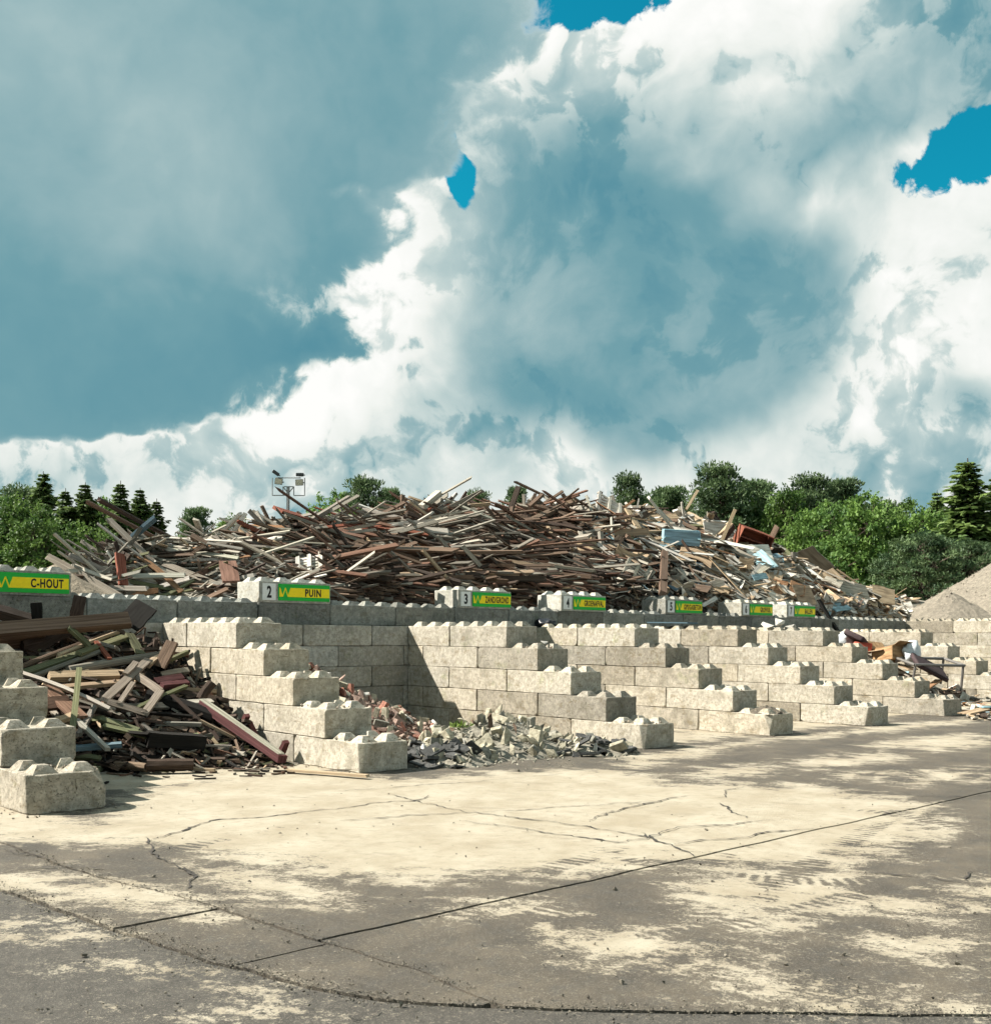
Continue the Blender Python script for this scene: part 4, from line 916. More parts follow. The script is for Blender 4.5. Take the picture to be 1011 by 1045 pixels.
while n < 170 and tries < 5000:
    tries += 1; x, y = R.uniform(3.75, 7.9), R.uniform(-.5, 2.65); h = Hred(x, y)
    if h < .02: continue
    P = Vector((x, y, h+R.uniform(-.01, .06))); q = R.uniform(.75, 1.2); col = R.choices(['red', 'pink', 'pale', 'brown', 'white', 'grey'], [9, 32, 30, 5, 12, 12])[0]
    hi = 'high' if h > .6 else 'low' if h < .2 else 'midway'
    if R.random() < .6: stone('brick', P, (.22*q, .105*q, .065*q), col, R.choice(BRK), f'broken {col} brick {hi} on the brick rubble heap, {side_of(P, rc)} part', 'brick', 'bricks of the rubble heap behind the second divider')
    else: stone('rubble_chunk', P, (.3*q, .22*q, .14*q), col, R.choice(CH), f'{col} masonry chunk {hi} on the brick rubble heap, {side_of(P, rc)} part', 'masonry chunk', 'chunks of the brick rubble heap')
    n += 1
class Bits:
    def __init__(s, mat): s.V = []; s.F = []; s.M = mat; s.src = []
    def add(s, P, size):
        if not s.src:
            for i in range(5):
                bm = hull(700+i, 8, (1, .85, .7)); bm.verts.index_update(); s.src.append(([v.co.copy() for v in bm.verts], [[v.index for v in f.verts] for f in bm.faces])); bm.free()
        V, Fc = R.choice(s.src); M = Matrix.Rotation(R.uniform(0, 6.3), 3, Vector((R.uniform(-1, 1), R.uniform(-1, 1), R.uniform(-1, 1))).normalized()); o = len(s.V)
        s.V += [tuple(P+M @ v*size) for v in V]; s.F += [tuple(i+o for i in f) for f in Fc]
    def build(s, name, label, cat, parent=None): return tag(link(name, mesh_from(name, s.V, s.F, s.M), parent), label, cat, None, 'stuff')
gb = Bits(plain('grey_bits', (.25, .235, .19), .95, 0, .6, 25)); rb = Bits(plain('brick_bits', (.25, .19, .155), .95, 0, .55, 25))
for _ in range(900):
    x, y = R.uniform(3.7, 8.05), R.uniform(-4.1, -.7); h = Hgrey(x, y)
    if h > -.01: gb.add(Vector((x, y, h)), R.uniform(.02, .09))
for _ in range(130):
    x, y = R.gauss(5.9, 1.3), R.gauss(-3.0, .5)
    if x < 8: gb.add(Vector((x, y, .012)), R.uniform(.01, .05))
for _ in range(1000):
    x, y = R.uniform(3.7, 7.9), R.uniform(-.5, 2.7); h = Hred(x, y)
    if h > -.01: rb.add(Vector((x, y, h)), R.uniform(.02, .1))
gb.build('rubble_gravel', 'small grey crumbs among the grey rubble heap', 'rubble'); rb.build('brick_gravel', 'small brick crumbs among the brick rubble heap', 'rubble')
# bits lying on the steps of the dividers
eb = Bits(plain('step_bits', (.22, .19, .15), .95, 0, .5, 25))
def step_bits(w, k, n, spread=.5, smax=.06):
    y0 = -(5-k)*.8+WO[w]
    for _ in range(n): eb.add(Vector((WX[w]+R.uniform(.06, .74), y0+R.uniform(.05, .78), k*.4+.012)), R.uniform(.012, smax))
for w, k, n in [(1, 1, 70), (1, 2, 14), (2, 1, 70), (2, 4, 30), (3, 1, 25), (3, 2, 40), (3, 4, 15), (0, 1, 20), (4, 1, 20), (5, 1, 20), (2, 3, 12)]: step_bits(w, k, n)
for _ in range(1100):
    w = R.randrange(7); eb.add(Vector((WX[w]+R.choice((-.03, .83))+R.gauss(0, .08), WO[w]-3.2+R.uniform(-.2, 3), .008)), R.uniform(.006, .035))
eb.build('step_debris', 'crumbs lying on the steps and along the feet of the dividers', 'debris')
for x, y, s, c, lb in [(652, 738, .24, 'pale', 'pale broken slab lying on the lowest step of the third divider'), (560, 662, .2, 'brown', 'brown chunk on the fourth step of the third divider'), (556, 656, .16, 'white', 'small white chunk on the fourth step of the third divider')]:
    X = WX[2]+.45; P = onx(x, y, X); stone('loose_chunk', P, (s, s*.8, s*.4), c, R.choice(CH), lb, 'chunk', None, True)
def Hearth(x, y):
    d = math.hypot((x-(WX[3]+.42))/.40, (y-(WO[3]-2.85))/.36); return .385+.15*max(0, 1-d)**.8+(.05*mnoise.noise(Vector((x*8, y*8, 0)))+.03*mnoise.noise(Vector((x*20, y*20, 3))))*min(1, max(0, 1.25-d)*2)
tag(link('spilled_earth', mass('spilled_earth', Hearth, frange(WX[3]+.03, WX[3]+.8, .04), frange(WO[3]-3.17, WO[3]-2.45, .04), plain('loose_earth', (.10, .085, .065), .95, 0, .4, 30))), 'small heap of dark earth on the lowest block of the fourth divider', 'earth', None, 'stuff')
for x, y, sx, sz, lb in [(784, 637, .55, .22, 'large white broken slab lying on top of the sixth divider'), (796, 636, .4, .38, 'white broken slab standing on top of the sixth divider'), (807, 642, .22, .2, 'small white stone on top of the sixth divider')]:
    P = onx(x, y, WX[5]+.35); P.z = 2.03+sz*.45; o = stone('broken_slab', P, (sx, .35, sz), 'white', R.choice(CH), lb, 'slab', None, True); o.rotation_euler = (0, R.gauss(0, .3), R.uniform(0, 3))
P = onx(685, 640, WX[4]+.4); plank('grey_sheet', P+Vector((-.1, .5, 2.16-P.z)), P+Vector((.1, -.55, 2.15-P.z)), .6, .03, 'blue grey', 'thin grey sheet lying on top of the fifth divider', 'sheet')

# ------------------------------------------------------------------ mixed waste in the bay right of the sixth divider
def Hmix(x, y):
    if not (20.28 < x < 25.08) or y > 2.75: return -1
    t = (y+2.0)/4.75
    return -.02 if t < 0 else 1.75*t**.9*(1-.25*abs((x-22.4)/2.5))+.1*mnoise.noise(Vector((x*2, y*2, 9)))
tag(link('mixed_waste_core', mass('mixed_waste_core', lambda x, y: Hmix(x, y)-.12, frange(20.3, 25.05, .2), frange(-2.2, 2.72, .2), MCORE)), 'waste core under the cardboard and cushions, coloured dark as shade between items', 'waste', None, 'stuff')
def soft_box(name, size, mat, seed, r=.12):
    bm = bmesh.new(); bmesh.ops.create_cube(bm, size=1); bmesh.ops.bevel(bm, geom=list(bm.edges), offset=r, segments=3, affect='EDGES', profile=.6)
    for v in bm.verts:
        n = mnoise.noise(v.co*2.1+Vector((seed, 0, 0)))*.03; v.co = Vector((v.co.x*size[0], v.co.y*size[1], v.co.z*size[2]))*(1+n)
    return from_bm(name, bm, mat, True)
MDK = plain('dark_upholstery', (.045, .028, .03), .75, 0, .3, 12); MRD = plain('red_fabric', (.32, .06, .035), .75); MCB = plain('cardboard', (.33, .21, .115), .85, 0, .2, 10); MPL = plain('white_plastic', (.55, .58, .60), .45); MMT = plain('painted_steel', (.16, .15, .14), .45, .3); MBK = plain('black_plastic', (.015, .017, .022), .35)
def on_mix(px, py, lift=.15): P = onfield(px, py, Hmix, 20, 50, .05) or onx(px, py, 23.5); return P+(CAM-P).normalized()*lift
for px, py, s, rot, lb, m in [(874, 652, (.9, .6, .16), (.45, .25, .3), 'dark upholstered cushion lying behind the sixth divider', MDK), (948, 681, (1.0, .75, .12), (.5, .45, -.6), 'dark brown mattress sloping down beside the cardboard', MDK), (880, 661, (.7, .5, .25), (.1, .1, .5), 'red cushion below the dark one behind the sixth divider', MRD)]:
    o = link('cushion', soft_box('cushion', s, m, px), None, on_mix(px, py, .3)); o.rotation_euler = rot; tag(o, lb, 'cushion')
bx = empty('cardboard_box', on_mix(908, 675, .3)); bx.rotation_euler = (.1, .15, 1.2); bx.scale = (.8, .8, .75); tag(bx, 'open torn cardboard box with flaps up beside the white bag', 'cardboard box')
def cbd(nm, a, b, w, up): o = link(nm, PM[0], bx); d = Vector(b)-Vector(a); o.matrix_local = Matrix.Translation((Vector(a)+Vector(b))/2) @ basis(d, Vector(up)).to_4x4() @ Matrix.Diagonal((d.length, w, .012, 1)); o.color = (.36, .235, .13, 1)
cbd('side', (-.5, -.35, .25), (.5, -.35, .25), .5, (0, 1, 0)); cbd('side', (-.5, .35, .25), (.5, .35, .25), .5, (0, 1, 0)); cbd('side', (-.5, -.35, .25), (-.5, .35, .25), .5, (1, 0, 0)); cbd('side', (.5, -.35, .25), (.5, .35, .25), .5, (1, 0, 0)); cbd('bottom', (-.5, 0, .01), (.5, 0, .01), .7, (0, 0, 1))
cbd('flap', (.5, 0, .5), (.75, 0, .85), .66, (1, 0, -1)); cbd('flap', (-.5, 0, .5), (-.85, 0, .62), .66, (0, 0, 1)); cbd('flap', (0, -.36, .5), (.05, -.68, .36), .9, (0, 0, 1))
for x0, y0, x1, y1, lb in [(905, 676, 934, 683, 'flat cardboard sheet sliding below the open box'), (890, 665, 905, 663, 'small flat cardboard sheet above the open box')]:
    A, B = on_mix(x0, y0, .35), on_mix(x1, y1, .35); o = plank('cardboard_sheet', A, B, .6, .02, 'tan', lb, 'cardboard sheet')
def bag(name, P, size, mat, seed, lb):
    bm = bmesh.new(); bmesh.ops.create_icosphere(bm, subdivisions=3, radius=.5)
    for v in bm.verts:
        n = mnoise.noise(v.co*4+Vector((seed, 0, 0)))*.4+mnoise.noise(v.co*9+Vector((0, seed, 0)))*.2; v.co *= 1+n; v.co = Vector((v.co.x*size[0], v.co.y*size[1], max(-.42, v.co.z)*size[2]))
    tag(link(name, from_bm(name, bm, mat, True), None, P), lb, 'bag')
bag('plastic_bag', on_mix(930, 668, .25), (.5, .45, .75), MPL, 3, 'crumpled white plastic bag between the cardboard and the mattress')
bag('plastic_bag', on_mix(862, 654, .3), (.5, .5, .5), MPL, 8, 'white plastic bag beside the dark cushion')
P = onx(556, 640, WX[3]+.4); P.z = 2.1; bag('bin_bag', P, (.4, .55, .22), MBK, 5, 'black bin bag lying on the far end of the fourth divider')
tf = empty('table_frame', on_mix(945, 700, .3)); tf.location.z = Hmix(tf.location.x, tf.location.y)+.02; tag(tf, 'upturned grey table frame standing before the mattress', 'table frame')
def tube(nm, a, b, r, m, parent):
    o = link(nm, None, parent) if False else None
    d = Vector(b)-Vector(a); bm = bmesh.new(); bmesh.ops.create_cone(bm, cap_ends=True, segments=8, radius1=r, radius2=r, depth=1); me = from_bm(nm, bm, m, False)
    o = link(nm, me, parent); o.matrix_local = Matrix.Translation((Vector(a)+Vector(b))/2) @ (basis(d) @ Matrix(((0, 0, 1), (0, 1, 0), (-1, 0, 0)))).to_4x4() @ Matrix.Diagonal((1, 1, d.length, 1)); return o
ra = RGT*.75; fa = FWD*.45; hz = Vector((0, 0, .72))
for s1, s2 in ((-1, -1), (1, -1), (1, 1), (-1, 1)): tube('leg', ra*s1+fa*s2, ra*s1*.96+fa*s2*.96+hz, .035, MMT, tf)
for (a, b), (c, d) in (((-1, -1), (1, -1)), ((1, -1), (1, 1)), ((1, 1), (-1, 1)), ((-1, 1), (-1, -1))): tube('rail', ra*a+fa*b+hz, ra*c+fa*d+hz, .04, MMT, tf)
tf.rotation_euler = (.15, -.12, .2)
fm = Fill(); cnt = 0
mcol = lambda: R.choices(['tan', 'white', 'pale grey', 'grey', 'brown', 'dark brown', 'light blue', 'orange brown'], [24, 20, 16, 12, 12, 8, 4, 6])[0]
while cnt < 260:
    x, y = R.uniform(20.5, 24.9), R.uniform(-2, 2.6); h = Hmix(x, y)
    if h < 0: cnt += 1; continue
    P = Vector((x, y, h)); d, n_ = tangent(Hmix, P, R.uniform(-1.6, 1.6), R.gauss(0, .2)); fm.add(P, d, R.uniform(.15, .7), R.uniform(.05, .3), R.uniform(.01, .04), mcol(), n_, R.gauss(0, .4)); cnt += 1
for _ in range(130):
    px, py = R.uniform(982, 1030), R.uniform(712, 734); P = onz(px, py, .03+.25*max(0, (727-py)/20)*R.random()); fm.add(P, Vector((R.uniform(-1, 1), R.uniform(-1, 1), R.gauss(0, .1))), R.uniform(.1, .6), R.uniform(.04, .2), .025, mcol(), Vector((0, 0, 1)), 0)
tag(fm.build('waste_scraps'), 'small scraps of board and wrapping among the mixed waste', 'waste', None, 'stuff')
for i in range(15):
    px, py = R.uniform(984, 1016), R.uniform(708, 731); P = onz(px, py, .04+.008*i); d = Vector((R.uniform(-1, 1), R.uniform(-1, 1), R.gauss(0, .06))).normalized(); L = R.uniform(.35, .95); col = mcol()
    plank('scrap_board', P-d*L/2, P+d*L/2, R.uniform(.1, .35), .03, col, f'{"long" if L > .7 else "short"} {col} board lying on the ground at the right edge, {"front" if py > 720 else "back"} of the scatter', 'board', 'boards on the ground at the right edge')
for x0, y0, x1, y1, col, lb in [(884, 668, 930, 690, 'pale grey', 'pale board slanting down through the mixed waste'), (918, 690, 955, 688, 'pale grey', 'pale board lying level above the table frame'), (940, 706, 958, 694, 'orange brown', 'orange brown board end inside the table frame')]:
    plank('waste_board', on_mix(x0, y0, .3), on_mix(x1, y1, .3), .2, .04, col, lb, 'board')

# ------------------------------------------------------------------ mounds behind the walls
def mound_mat(name, c, sc):
    m, T, b = new_mat(name); g = T.node('ShaderNodeNewGeometry').outputs['Position']; n = T.noise(g, sc, 4, .7); n2 = T.noise(g, sc*4, 3, .7); n0 = T.noise(g, .8, 4, .5)
    col = T.mix(T.rng(n, .35, .65), tuple(x*.72 for x in c)+(1,), tuple(x*1.15 for x in c)+(1,)); col = T.mix(T.m('MULTIPLY', T.rng(n2, .57, .66), .8), col, tuple(x*.35 for x in c)+(1,)); col = T.mix(T.m('MULTIPLY', T.rng(n0, .4, .65), .3), col, tuple(x*.7 for x in c)+(1,))
    T.l.new(col, b.inputs['Base Color']); b.inputs['Roughness'].default_value = .95; bump(T, b, T.m('ADD', n, T.m('MULTIPLY', n2, .5)), .8, .08); return m
def at_depth(px, depth): d = ray(px, CY); return CAM+d*depth
GC = at_depth(1084, 42); GC.z = 0
def Hgrav(x, y):
    d = math.hypot(x-GC.x, y-GC.y); z = 6.3-d*.606
    d2 = math.hypot(x-33.6, y-3.2); z = max(z, 3.6-d2*.62)
    return max(-.1, z+.12*mnoise.noise(Vector((x*.8, y*.8, 0)))+.05*mnoise.noise(Vector((x*3, y*3, 2))))
MGR = mound_mat('gravel', (.25, .22, .175), 7)
tag(link('gravel_mound', mass('gravel_mound', Hgrav, frange(31.05, 52, .25), frange(-10, 14, .25), MGR)), 'pale gravel mound behind the wall at the right edge', 'gravel', None, 'stuff')
SC = at_depth(56, 20); SC.z = 0
def Hsand(x, y): return max(-.1, 3.12-.60*math.hypot(x-SC.x, y-SC.y)+.06*mnoise.noise(Vector((x*1.2, y*1.2, 0)))+.03*mnoise.noise(Vector((x*5, y*5, 2))))
tag(link('sand_mound', mass('sand_mound', Hsand, frange(SC.x-6, SC.x+6, .2), frange(3.95, SC.y+6, .2), mound_mat('sand', (.27, .225, .165), 6))), 'grey sand mound behind the C-HOUT sign', 'sand', None, 'stuff')
st = Bits(plain('gravel_stones', (.20, .175, .14), .95, 0, .6, 9))
for _ in range(2600):
    a, r = R.uniform(0, 6.3), R.uniform(.3, 9); x, y = GC.x+r*math.cos(a), GC.y+r*math.sin(a)
    if x > 31.1: st.add(Vector((x, y, Hgrav(x, y))), R.uniform(.03, .11))
st.build('gravel_stones', 'loose stones on the gravel mound', 'gravel')
# grit on the yard: along the broken asphalt edge and scattered
yg = Bits(plain('yard_grit', (.14, .125, .10), .95, 0, .7, 30))
for _ in range(2600):
    y = R.uniform(-12.3, -4.5); yg.add(Vector((XB(y)+R.gauss(0, .07), y, .004)), R.uniform(.003, .014))
for _ in range(700):
    y = R.uniform(-10.2, -5); yg.add(Vector((XC(y)+R.gauss(0, .05), y, .006)), R.uniform(.004, .014))
for _ in range(550):
    p_ = onz(R.uniform(-20, 1030), R.uniform(790, 1050)); yg.add(p_+Vector((0, 0, .005)), R.uniform(.004, .02) if R.random() < .97 else R.uniform(.02, .04))
tag(yg.build('grit', None, None, yard), None, None, None, 'stuff')

# ------------------------------------------------------------------ trees
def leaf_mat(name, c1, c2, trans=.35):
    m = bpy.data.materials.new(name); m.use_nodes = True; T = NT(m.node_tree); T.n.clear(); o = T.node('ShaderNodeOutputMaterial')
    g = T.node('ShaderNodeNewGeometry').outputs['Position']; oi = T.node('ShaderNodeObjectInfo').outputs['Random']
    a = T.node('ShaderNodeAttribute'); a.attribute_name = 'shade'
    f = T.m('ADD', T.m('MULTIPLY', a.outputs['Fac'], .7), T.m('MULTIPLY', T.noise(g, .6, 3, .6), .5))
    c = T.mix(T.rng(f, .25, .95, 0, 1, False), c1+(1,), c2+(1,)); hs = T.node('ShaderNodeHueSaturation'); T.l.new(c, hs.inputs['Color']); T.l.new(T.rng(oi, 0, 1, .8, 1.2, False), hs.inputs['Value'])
    d = T.node('ShaderNodeBsdfPrincipled'); T.l.new(hs.outputs[0], d.inputs['Base Color']); d.inputs['Roughness'].default_value = .6; d.inputs['Specular IOR Level'].default_value = .25
    t = T.node('ShaderNodeBsdfTranslucent'); T.l.new(hs.outputs[0], t.inputs[0]); mx = T.node('ShaderNodeMixShader'); mx.inputs[0].default_value = trans
    T.l.new(d.outputs[0], mx.inputs[1]); T.l.new(t.outputs[0], mx.inputs[2]); T.l.new(mx.outputs[0], o.inputs[0]); return m
LBR = leaf_mat('broad_leaf', (.035, .085, .022), (.145, .24, .052)); LSP = leaf_mat('spruce_needle', (.035, .075, .026), (.16, .23, .065), .35); LPN = leaf_mat('pine_needle', (.03, .064, .03), (.12, .18, .075), .3)
BARK = plain('bark', (.07, .052, .04), .95, 0, .4, 6)
class Leaves:
    def __init__(s): s.V = []; s.F = []; s.S = []
    def leaf(s, P, d, n, L, w, sh):
        y = d.cross(n)
        if y.length < 1e-3: return
        y.normalize(); o = len(s.V); s.V += [tuple(P), tuple(P+d*L*.5+y*w*.5), tuple(P+d*L), tuple(P+d*L*.5-y*w*.5)]; s.F.append((o, o+1, o+2, o+3)); s.S.append(sh)
    def mesh(s, name, mat):
        me = mesh_from(name, s.V, s.F, mat); at = me.attributes.new('shade', 'FLOAT', 'FACE'); at.data.foreach_set('value', s.S); return me
def rv(rr): 
    while True:
        v = Vector((rr.uniform(-1, 1), rr.uniform(-1, 1), rr.uniform(-1, 1)))
        if .05 < v.length < 1: return v.normalized()
def limb(V, Fc, A, B, r0, r1, seg=6):
    d = B-A; Bm = basis(d); o = len(V)
    for P, r in ((A, r0), (B, r1)):
        for i in range(seg): a = i*2*math.pi/seg; V.append(tuple(P+Bm @ Vector((0, r*math.cos(a), r*math.sin(a)))))
    for i in range(seg): Fc.append((o+i, o+(i+1) % seg, o+seg+(i+1) % seg, o+seg+i))
def broad(seed, H=12, W=8, base=.15, clumps=330, per=60, leaf=.25):
    rr = random.Random(seed); V = []; Fc = []; lv = Leaves(); top = Vector((rr.uniform(-.4, .4), rr.uniform(-.4, .4), H*.8)); P = Vector((0, 0, -.1)); pts = [P]
    for i in range(1, 6): pts.append(Vector((top.x*i/5+rr.uniform(-.2, .2), top.y*i/5+rr.uniform(-.2, .2), top.z*i/5)))
    for i in range(5): limb(V, Fc, pts[i], pts[i+1], .22*(1-i/6)*H/12, .22*(1-(i+1)/6)*H/12)
    lobes = [(Vector((rr.gauss(0, W*.2), rr.gauss(0, W*.2), H*rr.uniform(base+.12, .84))), rr.uniform(.2, .33)*W) for _ in range(15)]
    lobes += [(Vector((0, 0, H*.88)), W*.2)]
    for c, r in lobes: limb(V, Fc, pts[min(4, int(c.z/H*5))], c, .07, .02)
    for k in range(clumps):
        c, r = rr.choice(lobes); d = rv(rr); d.z = d.z*.9+.12; Q = c+d*r*rr.uniform(.6, 1.05); cs = rr.uniform(.45, .85)*W/8; sh0 = rr.uniform(0, .75)
        limb(V, Fc, c, Q, .025, .01, 3)
        for _ in range(per):
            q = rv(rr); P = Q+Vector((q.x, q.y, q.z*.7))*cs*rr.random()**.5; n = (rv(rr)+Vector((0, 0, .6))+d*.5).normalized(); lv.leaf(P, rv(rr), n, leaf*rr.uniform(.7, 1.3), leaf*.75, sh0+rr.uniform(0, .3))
    return mesh_from('trunk', V, Fc, BARK), lv.mesh('crown', LBR)
def spruce(seed, H=14, W=6.0):
    rr = random.Random(seed); V = []; Fc = []; lv = Leaves(); limb(V, Fc, Vector((0, 0, -.1)), Vector((0, 0, H)), .2, .02, 7); z = H*.06
    while z < H*.985:
        f = 1-z/H; rad_ = W*.5*(f**.85)*rr.uniform(.6, 1.15)+.15; nb = int(7+8*f); ph = rr.uniform(0, 6.3)
        for b in range(nb):
            a = ph+b*6.283/nb+rr.uniform(-.25, .25); L = rad_*rr.uniform(.4, 1.25); dz = -.32*L*f+.25*L*(1-f); ex = Vector((math.cos(a), math.sin(a), 0)); tip = Vector((0, 0, z))+ex*L+Vector((0, 0, dz)); B0 = Vector((0, 0, z)); sh0 = rr.uniform(.0, .7)
            limb(V, Fc, B0, tip, .025, .008, 3); side = Vector((-ex.y, ex.x, 0)); n = int(8+L*12)
            for i in range(n):
                t = (i+rr.random())/n; P = B0.lerp(tip, t); s = rr.choice((-1, 1)); ln = (.24+.38*(1-t))*min(1, L)*rr.uniform(.7, 1.2)
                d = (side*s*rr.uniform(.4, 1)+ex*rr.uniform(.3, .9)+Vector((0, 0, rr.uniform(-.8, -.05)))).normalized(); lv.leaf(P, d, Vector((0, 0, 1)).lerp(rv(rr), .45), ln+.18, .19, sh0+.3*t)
        z += H*.014*rr.uniform(.6, 1.4)+.03
    return mesh_from('trunk', V, Fc, BARK), lv.mesh('crown', LSP)
def pine(seed, H=12, W=6, base=.3, clumps=230):
    rr = random.Random(seed); V = []; Fc = []; lv = Leaves(); limb(V, Fc, Vector((0, 0, -.1)), Vector((0, 0, H*.9)), .2, .05, 7)
    for k in range(clumps):
        z = H*(base+(1-base)*rr.random()**.85); f = (z/H-base)/(1-base); rmax = W*.5*(math.sqrt(max(0, 1-(f*1.0-.25)**2/.62)))*.95+.15
        a = rr.uniform(0, 6.3); rmax *= .75+.55*mnoise.noise(Vector((math.cos(a)*1.3+seed, math.sin(a)*1.3, z*.7))); r = rmax*rr.uniform(.4, 1.05); Q = Vector((r*math.cos(a), r*math.sin(a), z+rr.uniform(-.2, .2))); limb(V, Fc, Vector((0, 0, max(.5, z-r*.35))), Q, .035, .012, 3); cs = rr.uniform(.4, .75); sh0 = rr.uniform(0, .75)
        for _ in range(58):
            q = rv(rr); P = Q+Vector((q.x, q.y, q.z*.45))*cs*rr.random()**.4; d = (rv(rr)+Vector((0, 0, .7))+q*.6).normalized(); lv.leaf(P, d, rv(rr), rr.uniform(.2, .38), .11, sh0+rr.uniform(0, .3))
    return mesh_from('trunk', V, Fc, BARK), lv.mesh('crown', LPN)
KIND = {'broad': [broad(1), broad(2), broad(3, 12, 8.5)], 'spruce': [spruce(11), spruce(12, 14, 5.4)], 'pine': [pine(21), pine(22, 12, 6.5, .25)], 'lowpine': [pine(23, 12, 13, .04, 520)]}
NOM = {'broad': (12, 8.5), 'spruce': (14, 6), 'pine': (12, 6.4), 'lowpine': (12, 13)}
trees = [(-18, 504, 80, 'broad', 56, 'leafy tree cut off by the left edge'), (12, 513, 75, 'broad', 53, 'light leafy tree just right of the left edge'), (43, 484, 105, 'spruce', 62, 'tallest spruce on the left, above the C-HOUT sign'), (34, 535, 70, 'broad', 48, 'low bushy tree behind the C-HOUT sign'), (66, 501, 95, 'spruce', 58, 'slim spruce right of the tallest left spruce'), (86, 495, 105, 'spruce', 58, 'spruce above the poles at the left end the pile'), (104, 512, 44, 'broad', 66, 'leafy tree between two spruces on the left'),
 (122, 493, 100, 'spruce', 60, 'spruce behind the leaning poles'), (142, 500, 90, 'spruce', 61, 'spruce right of the leaning poles'), (159, 511, 85, 'spruce', 62, 'smaller spruce at the right of the left group'), (75, 540, 70, 'broad', 50, 'low bushy tree behind the sand mound'), (200, 523, 50, 'pine', 66, 'small pine showing over the left part the pile'), (232, 531, 44, 'broad', 68, 'leafy treetop barely showing left of the lamp mast'),
 (345, 504, 50, 'broad', 66, 'leafy treetop right of the lamp mast'), (372, 493, 80, 'pine', 66, 'broad pine top right of the lamp mast'), (398, 503, 44, 'pine', 70, 'small pine top above the middle the pile'), (486, 505, 44, 'pine', 72, 'small pine top at the middle crest'), (526, 500, 40, 'pine', 72, 'pine top behind the short dark post'),
 (641, 488, 64, 'pine', 66, 'round pine top behind the white louvred door'), (682, 499, 90, 'pine', 68, 'low pine top left of the tall pine'), (734, 478, 100, 'pine', 64, 'tall pine above sign 6'), (768, 492, 90, 'pine', 66, 'pine right of the tall pine'), (705, 508, 60, 'broad', 72, 'dark leafy tree behind the tall pine'), (798, 499, 70, 'broad', 62, 'leafy tree above the right slope the pile'), (829, 488, 90, 'pine', 70, 'pine behind the leafy trees on the right'), (858, 490, 90, 'pine', 72, 'rear pine above the big light leafy tree'),
 (880, 502, 110, 'broad', 55, 'big light green leafy tree on the right'), (840, 515, 80, 'broad', 59, 'leafy tree left of the big light green one'), (780, 522, 80, 'broad', 66, 'leafy tree just over the right slope'), (928, 508, 76, 'broad', 61, 'leafy tree between the big light one and the spruces'), (955, 497, 90, 'spruce', 60, 'narrow spruce left of the tall right spruce'), (986, 464, 165, 'spruce', 52, 'tallest spruce at the right edge'), (1026, 470, 165, 'spruce', 54, 'tall spruce cut off by the right edge'), (938, 545, 110, 'lowpine', 47, 'low spreading pine behind the end the pile'), (985, 552, 90, 'lowpine', 49, 'low spreading pine beside the gravel mound'), (905, 535, 80, 'broad', 64, 'dark leafy tree behind the low pine'), (1045, 500, 90, 'broad', 60, 'leafy tree beyond the right edge'), (660, 508, 70, 'pine', 74, 'far pine between the white door and the tall pine'), (745, 505, 90, 'broad', 70, 'dense leafy tree below the tall pine'), (815, 505, 90, 'pine', 66, 'dense pine left of the big light green tree'), (900, 515, 90, 'pine', 68, 'dark pine behind the big light green tree'), (960, 525, 100, 'broad', 58, 'leafy tree filling the gap before the right spruces'), (100, 520, 90, 'pine', 68, 'wide pine between the left spruces'), (20, 505, 90, 'pine', 66, 'wide pine behind the light leafy tree on the left')]
cnt = {}
for px, yt, wp, kind, dep, lb in trees:
    P = at_depth(px, dep); P.z = -.06; ht = CAM.z+(CY-yt)/F*dep+.06; wd = wp/F*dep; i = cnt.get(kind, 0); cnt[kind] = i+1; tm, cm_ = KIND[kind][i % len(KIND[kind])]; h0, w0 = NOM[kind]
    e = empty({'broad': 'leafy_tree', 'spruce': 'spruce_tree', 'pine': 'pine_tree', 'lowpine': 'pine_tree'}[kind], P); tag(e, lb, 'tree', 'trees beyond the piles')
    sx = max(.55, min(1.6, wd/w0)); e.scale = (sx, sx, ht/h0); e.rotation_euler = (0, 0, R.uniform(0, 6.3)); link('trunk', tm, e); link('crown', cm_, e)

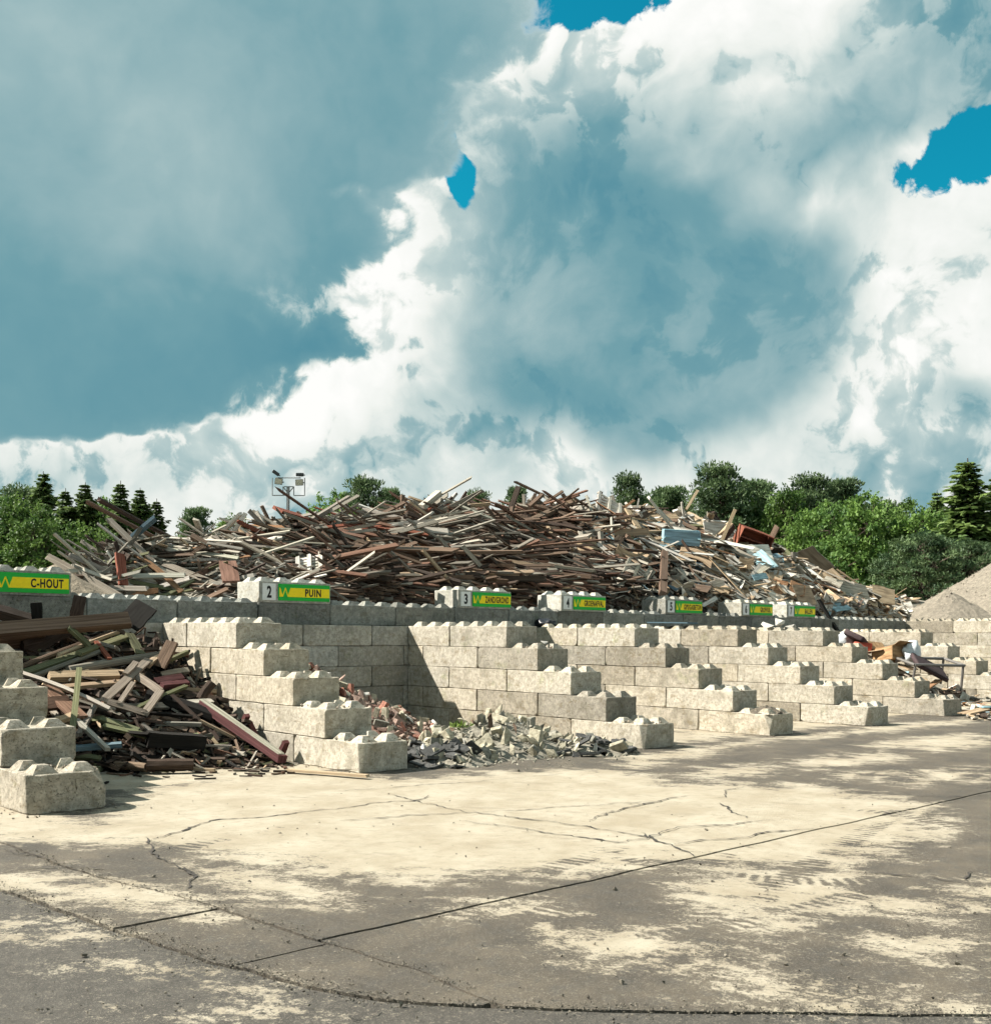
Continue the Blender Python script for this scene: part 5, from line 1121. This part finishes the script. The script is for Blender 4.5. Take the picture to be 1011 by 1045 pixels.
# ------------------------------------------------------------------ lamp mast
mp = at_depth(293, 40); mp.z = -.06; mast = empty('lamp_mast', mp); mast.rotation_euler = (0, 0, -YAW); tag(mast, 'thin steel floodlight mast rising behind the big pile', 'lamp mast')
u = 40/F; zz = lambda y: CAM.z+(CY-y)*u+.06; xx = lambda x: (x-293.2)*u
GALV = plain('galvanised_steel', (.26, .27, .27), .5, .6); LBX = plain('lamp_housing', (.06, .065, .065), .5, .3); LGL = plain('lamp_glass', (.5, .47, .36), .2)
tube('mast_tube', (0, 0, 0), (0, 0, zz(498)), .06, GALV, mast)
for a, b in [((277, 507), (277, 489)), ((310, 507), (310, 489)), ((277, 507), (289, 507)), ((299, 507), (310, 507)), ((281, 489), (306, 489)), ((289, 498), (299, 498)), ((288, 507), (288, 498)), ((299, 507), (299, 498))]: tube('frame_bar', (xx(a[0]), 0, zz(a[1])), (xx(b[0]), 0, zz(b[1])), .018, GALV, mast)
tube('strut', (0, 0, zz(505)), (xx(288), 0, zz(498)), .02, GALV, mast); tube('strut', (0, 0, zz(505)), (xx(299), 0, zz(498)), .02, GALV, mast)
for x, y, ry, lit_ in [(284, 493, .1, 1), (305, 494, -.05, 1), (281, 484.5, .6, 0), (305.5, 486, 0, 0)]:
    fl_ = link('floodlight', None, mast, (xx(x), 0, zz(y))); fl_.rotation_euler = (0, ry, 0)
    bm = bmesh.new(); bmesh.ops.create_cube(bm, size=1)
    for v in bm.verts: k = 1 if v.co.y < 0 else .6; v.co = Vector((v.co.x*.30*k, v.co.y*.24, v.co.z*(.24 if lit_ else .13)*k))
    bmesh.ops.bevel(bm, geom=list(bm.edges), offset=.015, segments=1, affect='EDGES'); link('housing', from_bm('housing', bm, LBX), fl_)
    if lit_: prism_obj('glass', [[(-.13, -.1), (.13, -.1), (.13, .1), (-.13, .1)]], -.119, -.126, LGL, fl_)
    prism_obj('bracket', [[(-.17, -.02), (.17, -.02), (.17, .02), (-.17, .02)]], .0, .03, GALV, fl_)
# a few weeds rooted in the rubble and on the divider
wm = leaf_mat('weed_leaf', (.06, .10, .02), (.16, .22, .05))
for px, py, X, lb in [(566, 745, None, 'small green weed growing on the right of the grey rubble'), (470, 742, None, 'small green weed growing at the left top of the grey rubble'), (342, 751, 'w', 'small green weed on the lowest step of the second divider')]:
    P = onfield(px, py, Hgrey, 10, 30, .04) if X is None else onx(px, py, WX[1]+.3); lv = Leaves(); rr = random.Random(px)
    if P is None: continue
    for _ in range(60): d = (rv(rr)+Vector((0, 0, .8))).normalized(); lv.leaf(Vector((rr.gauss(0, .07), rr.gauss(0, .07), 0)), d, rv(rr), rr.uniform(.06, .16), .035, rr.random())
    tag(link('weed', lv.mesh('weed', wm), None, P), lb, 'weed', 'weeds on the rubble')
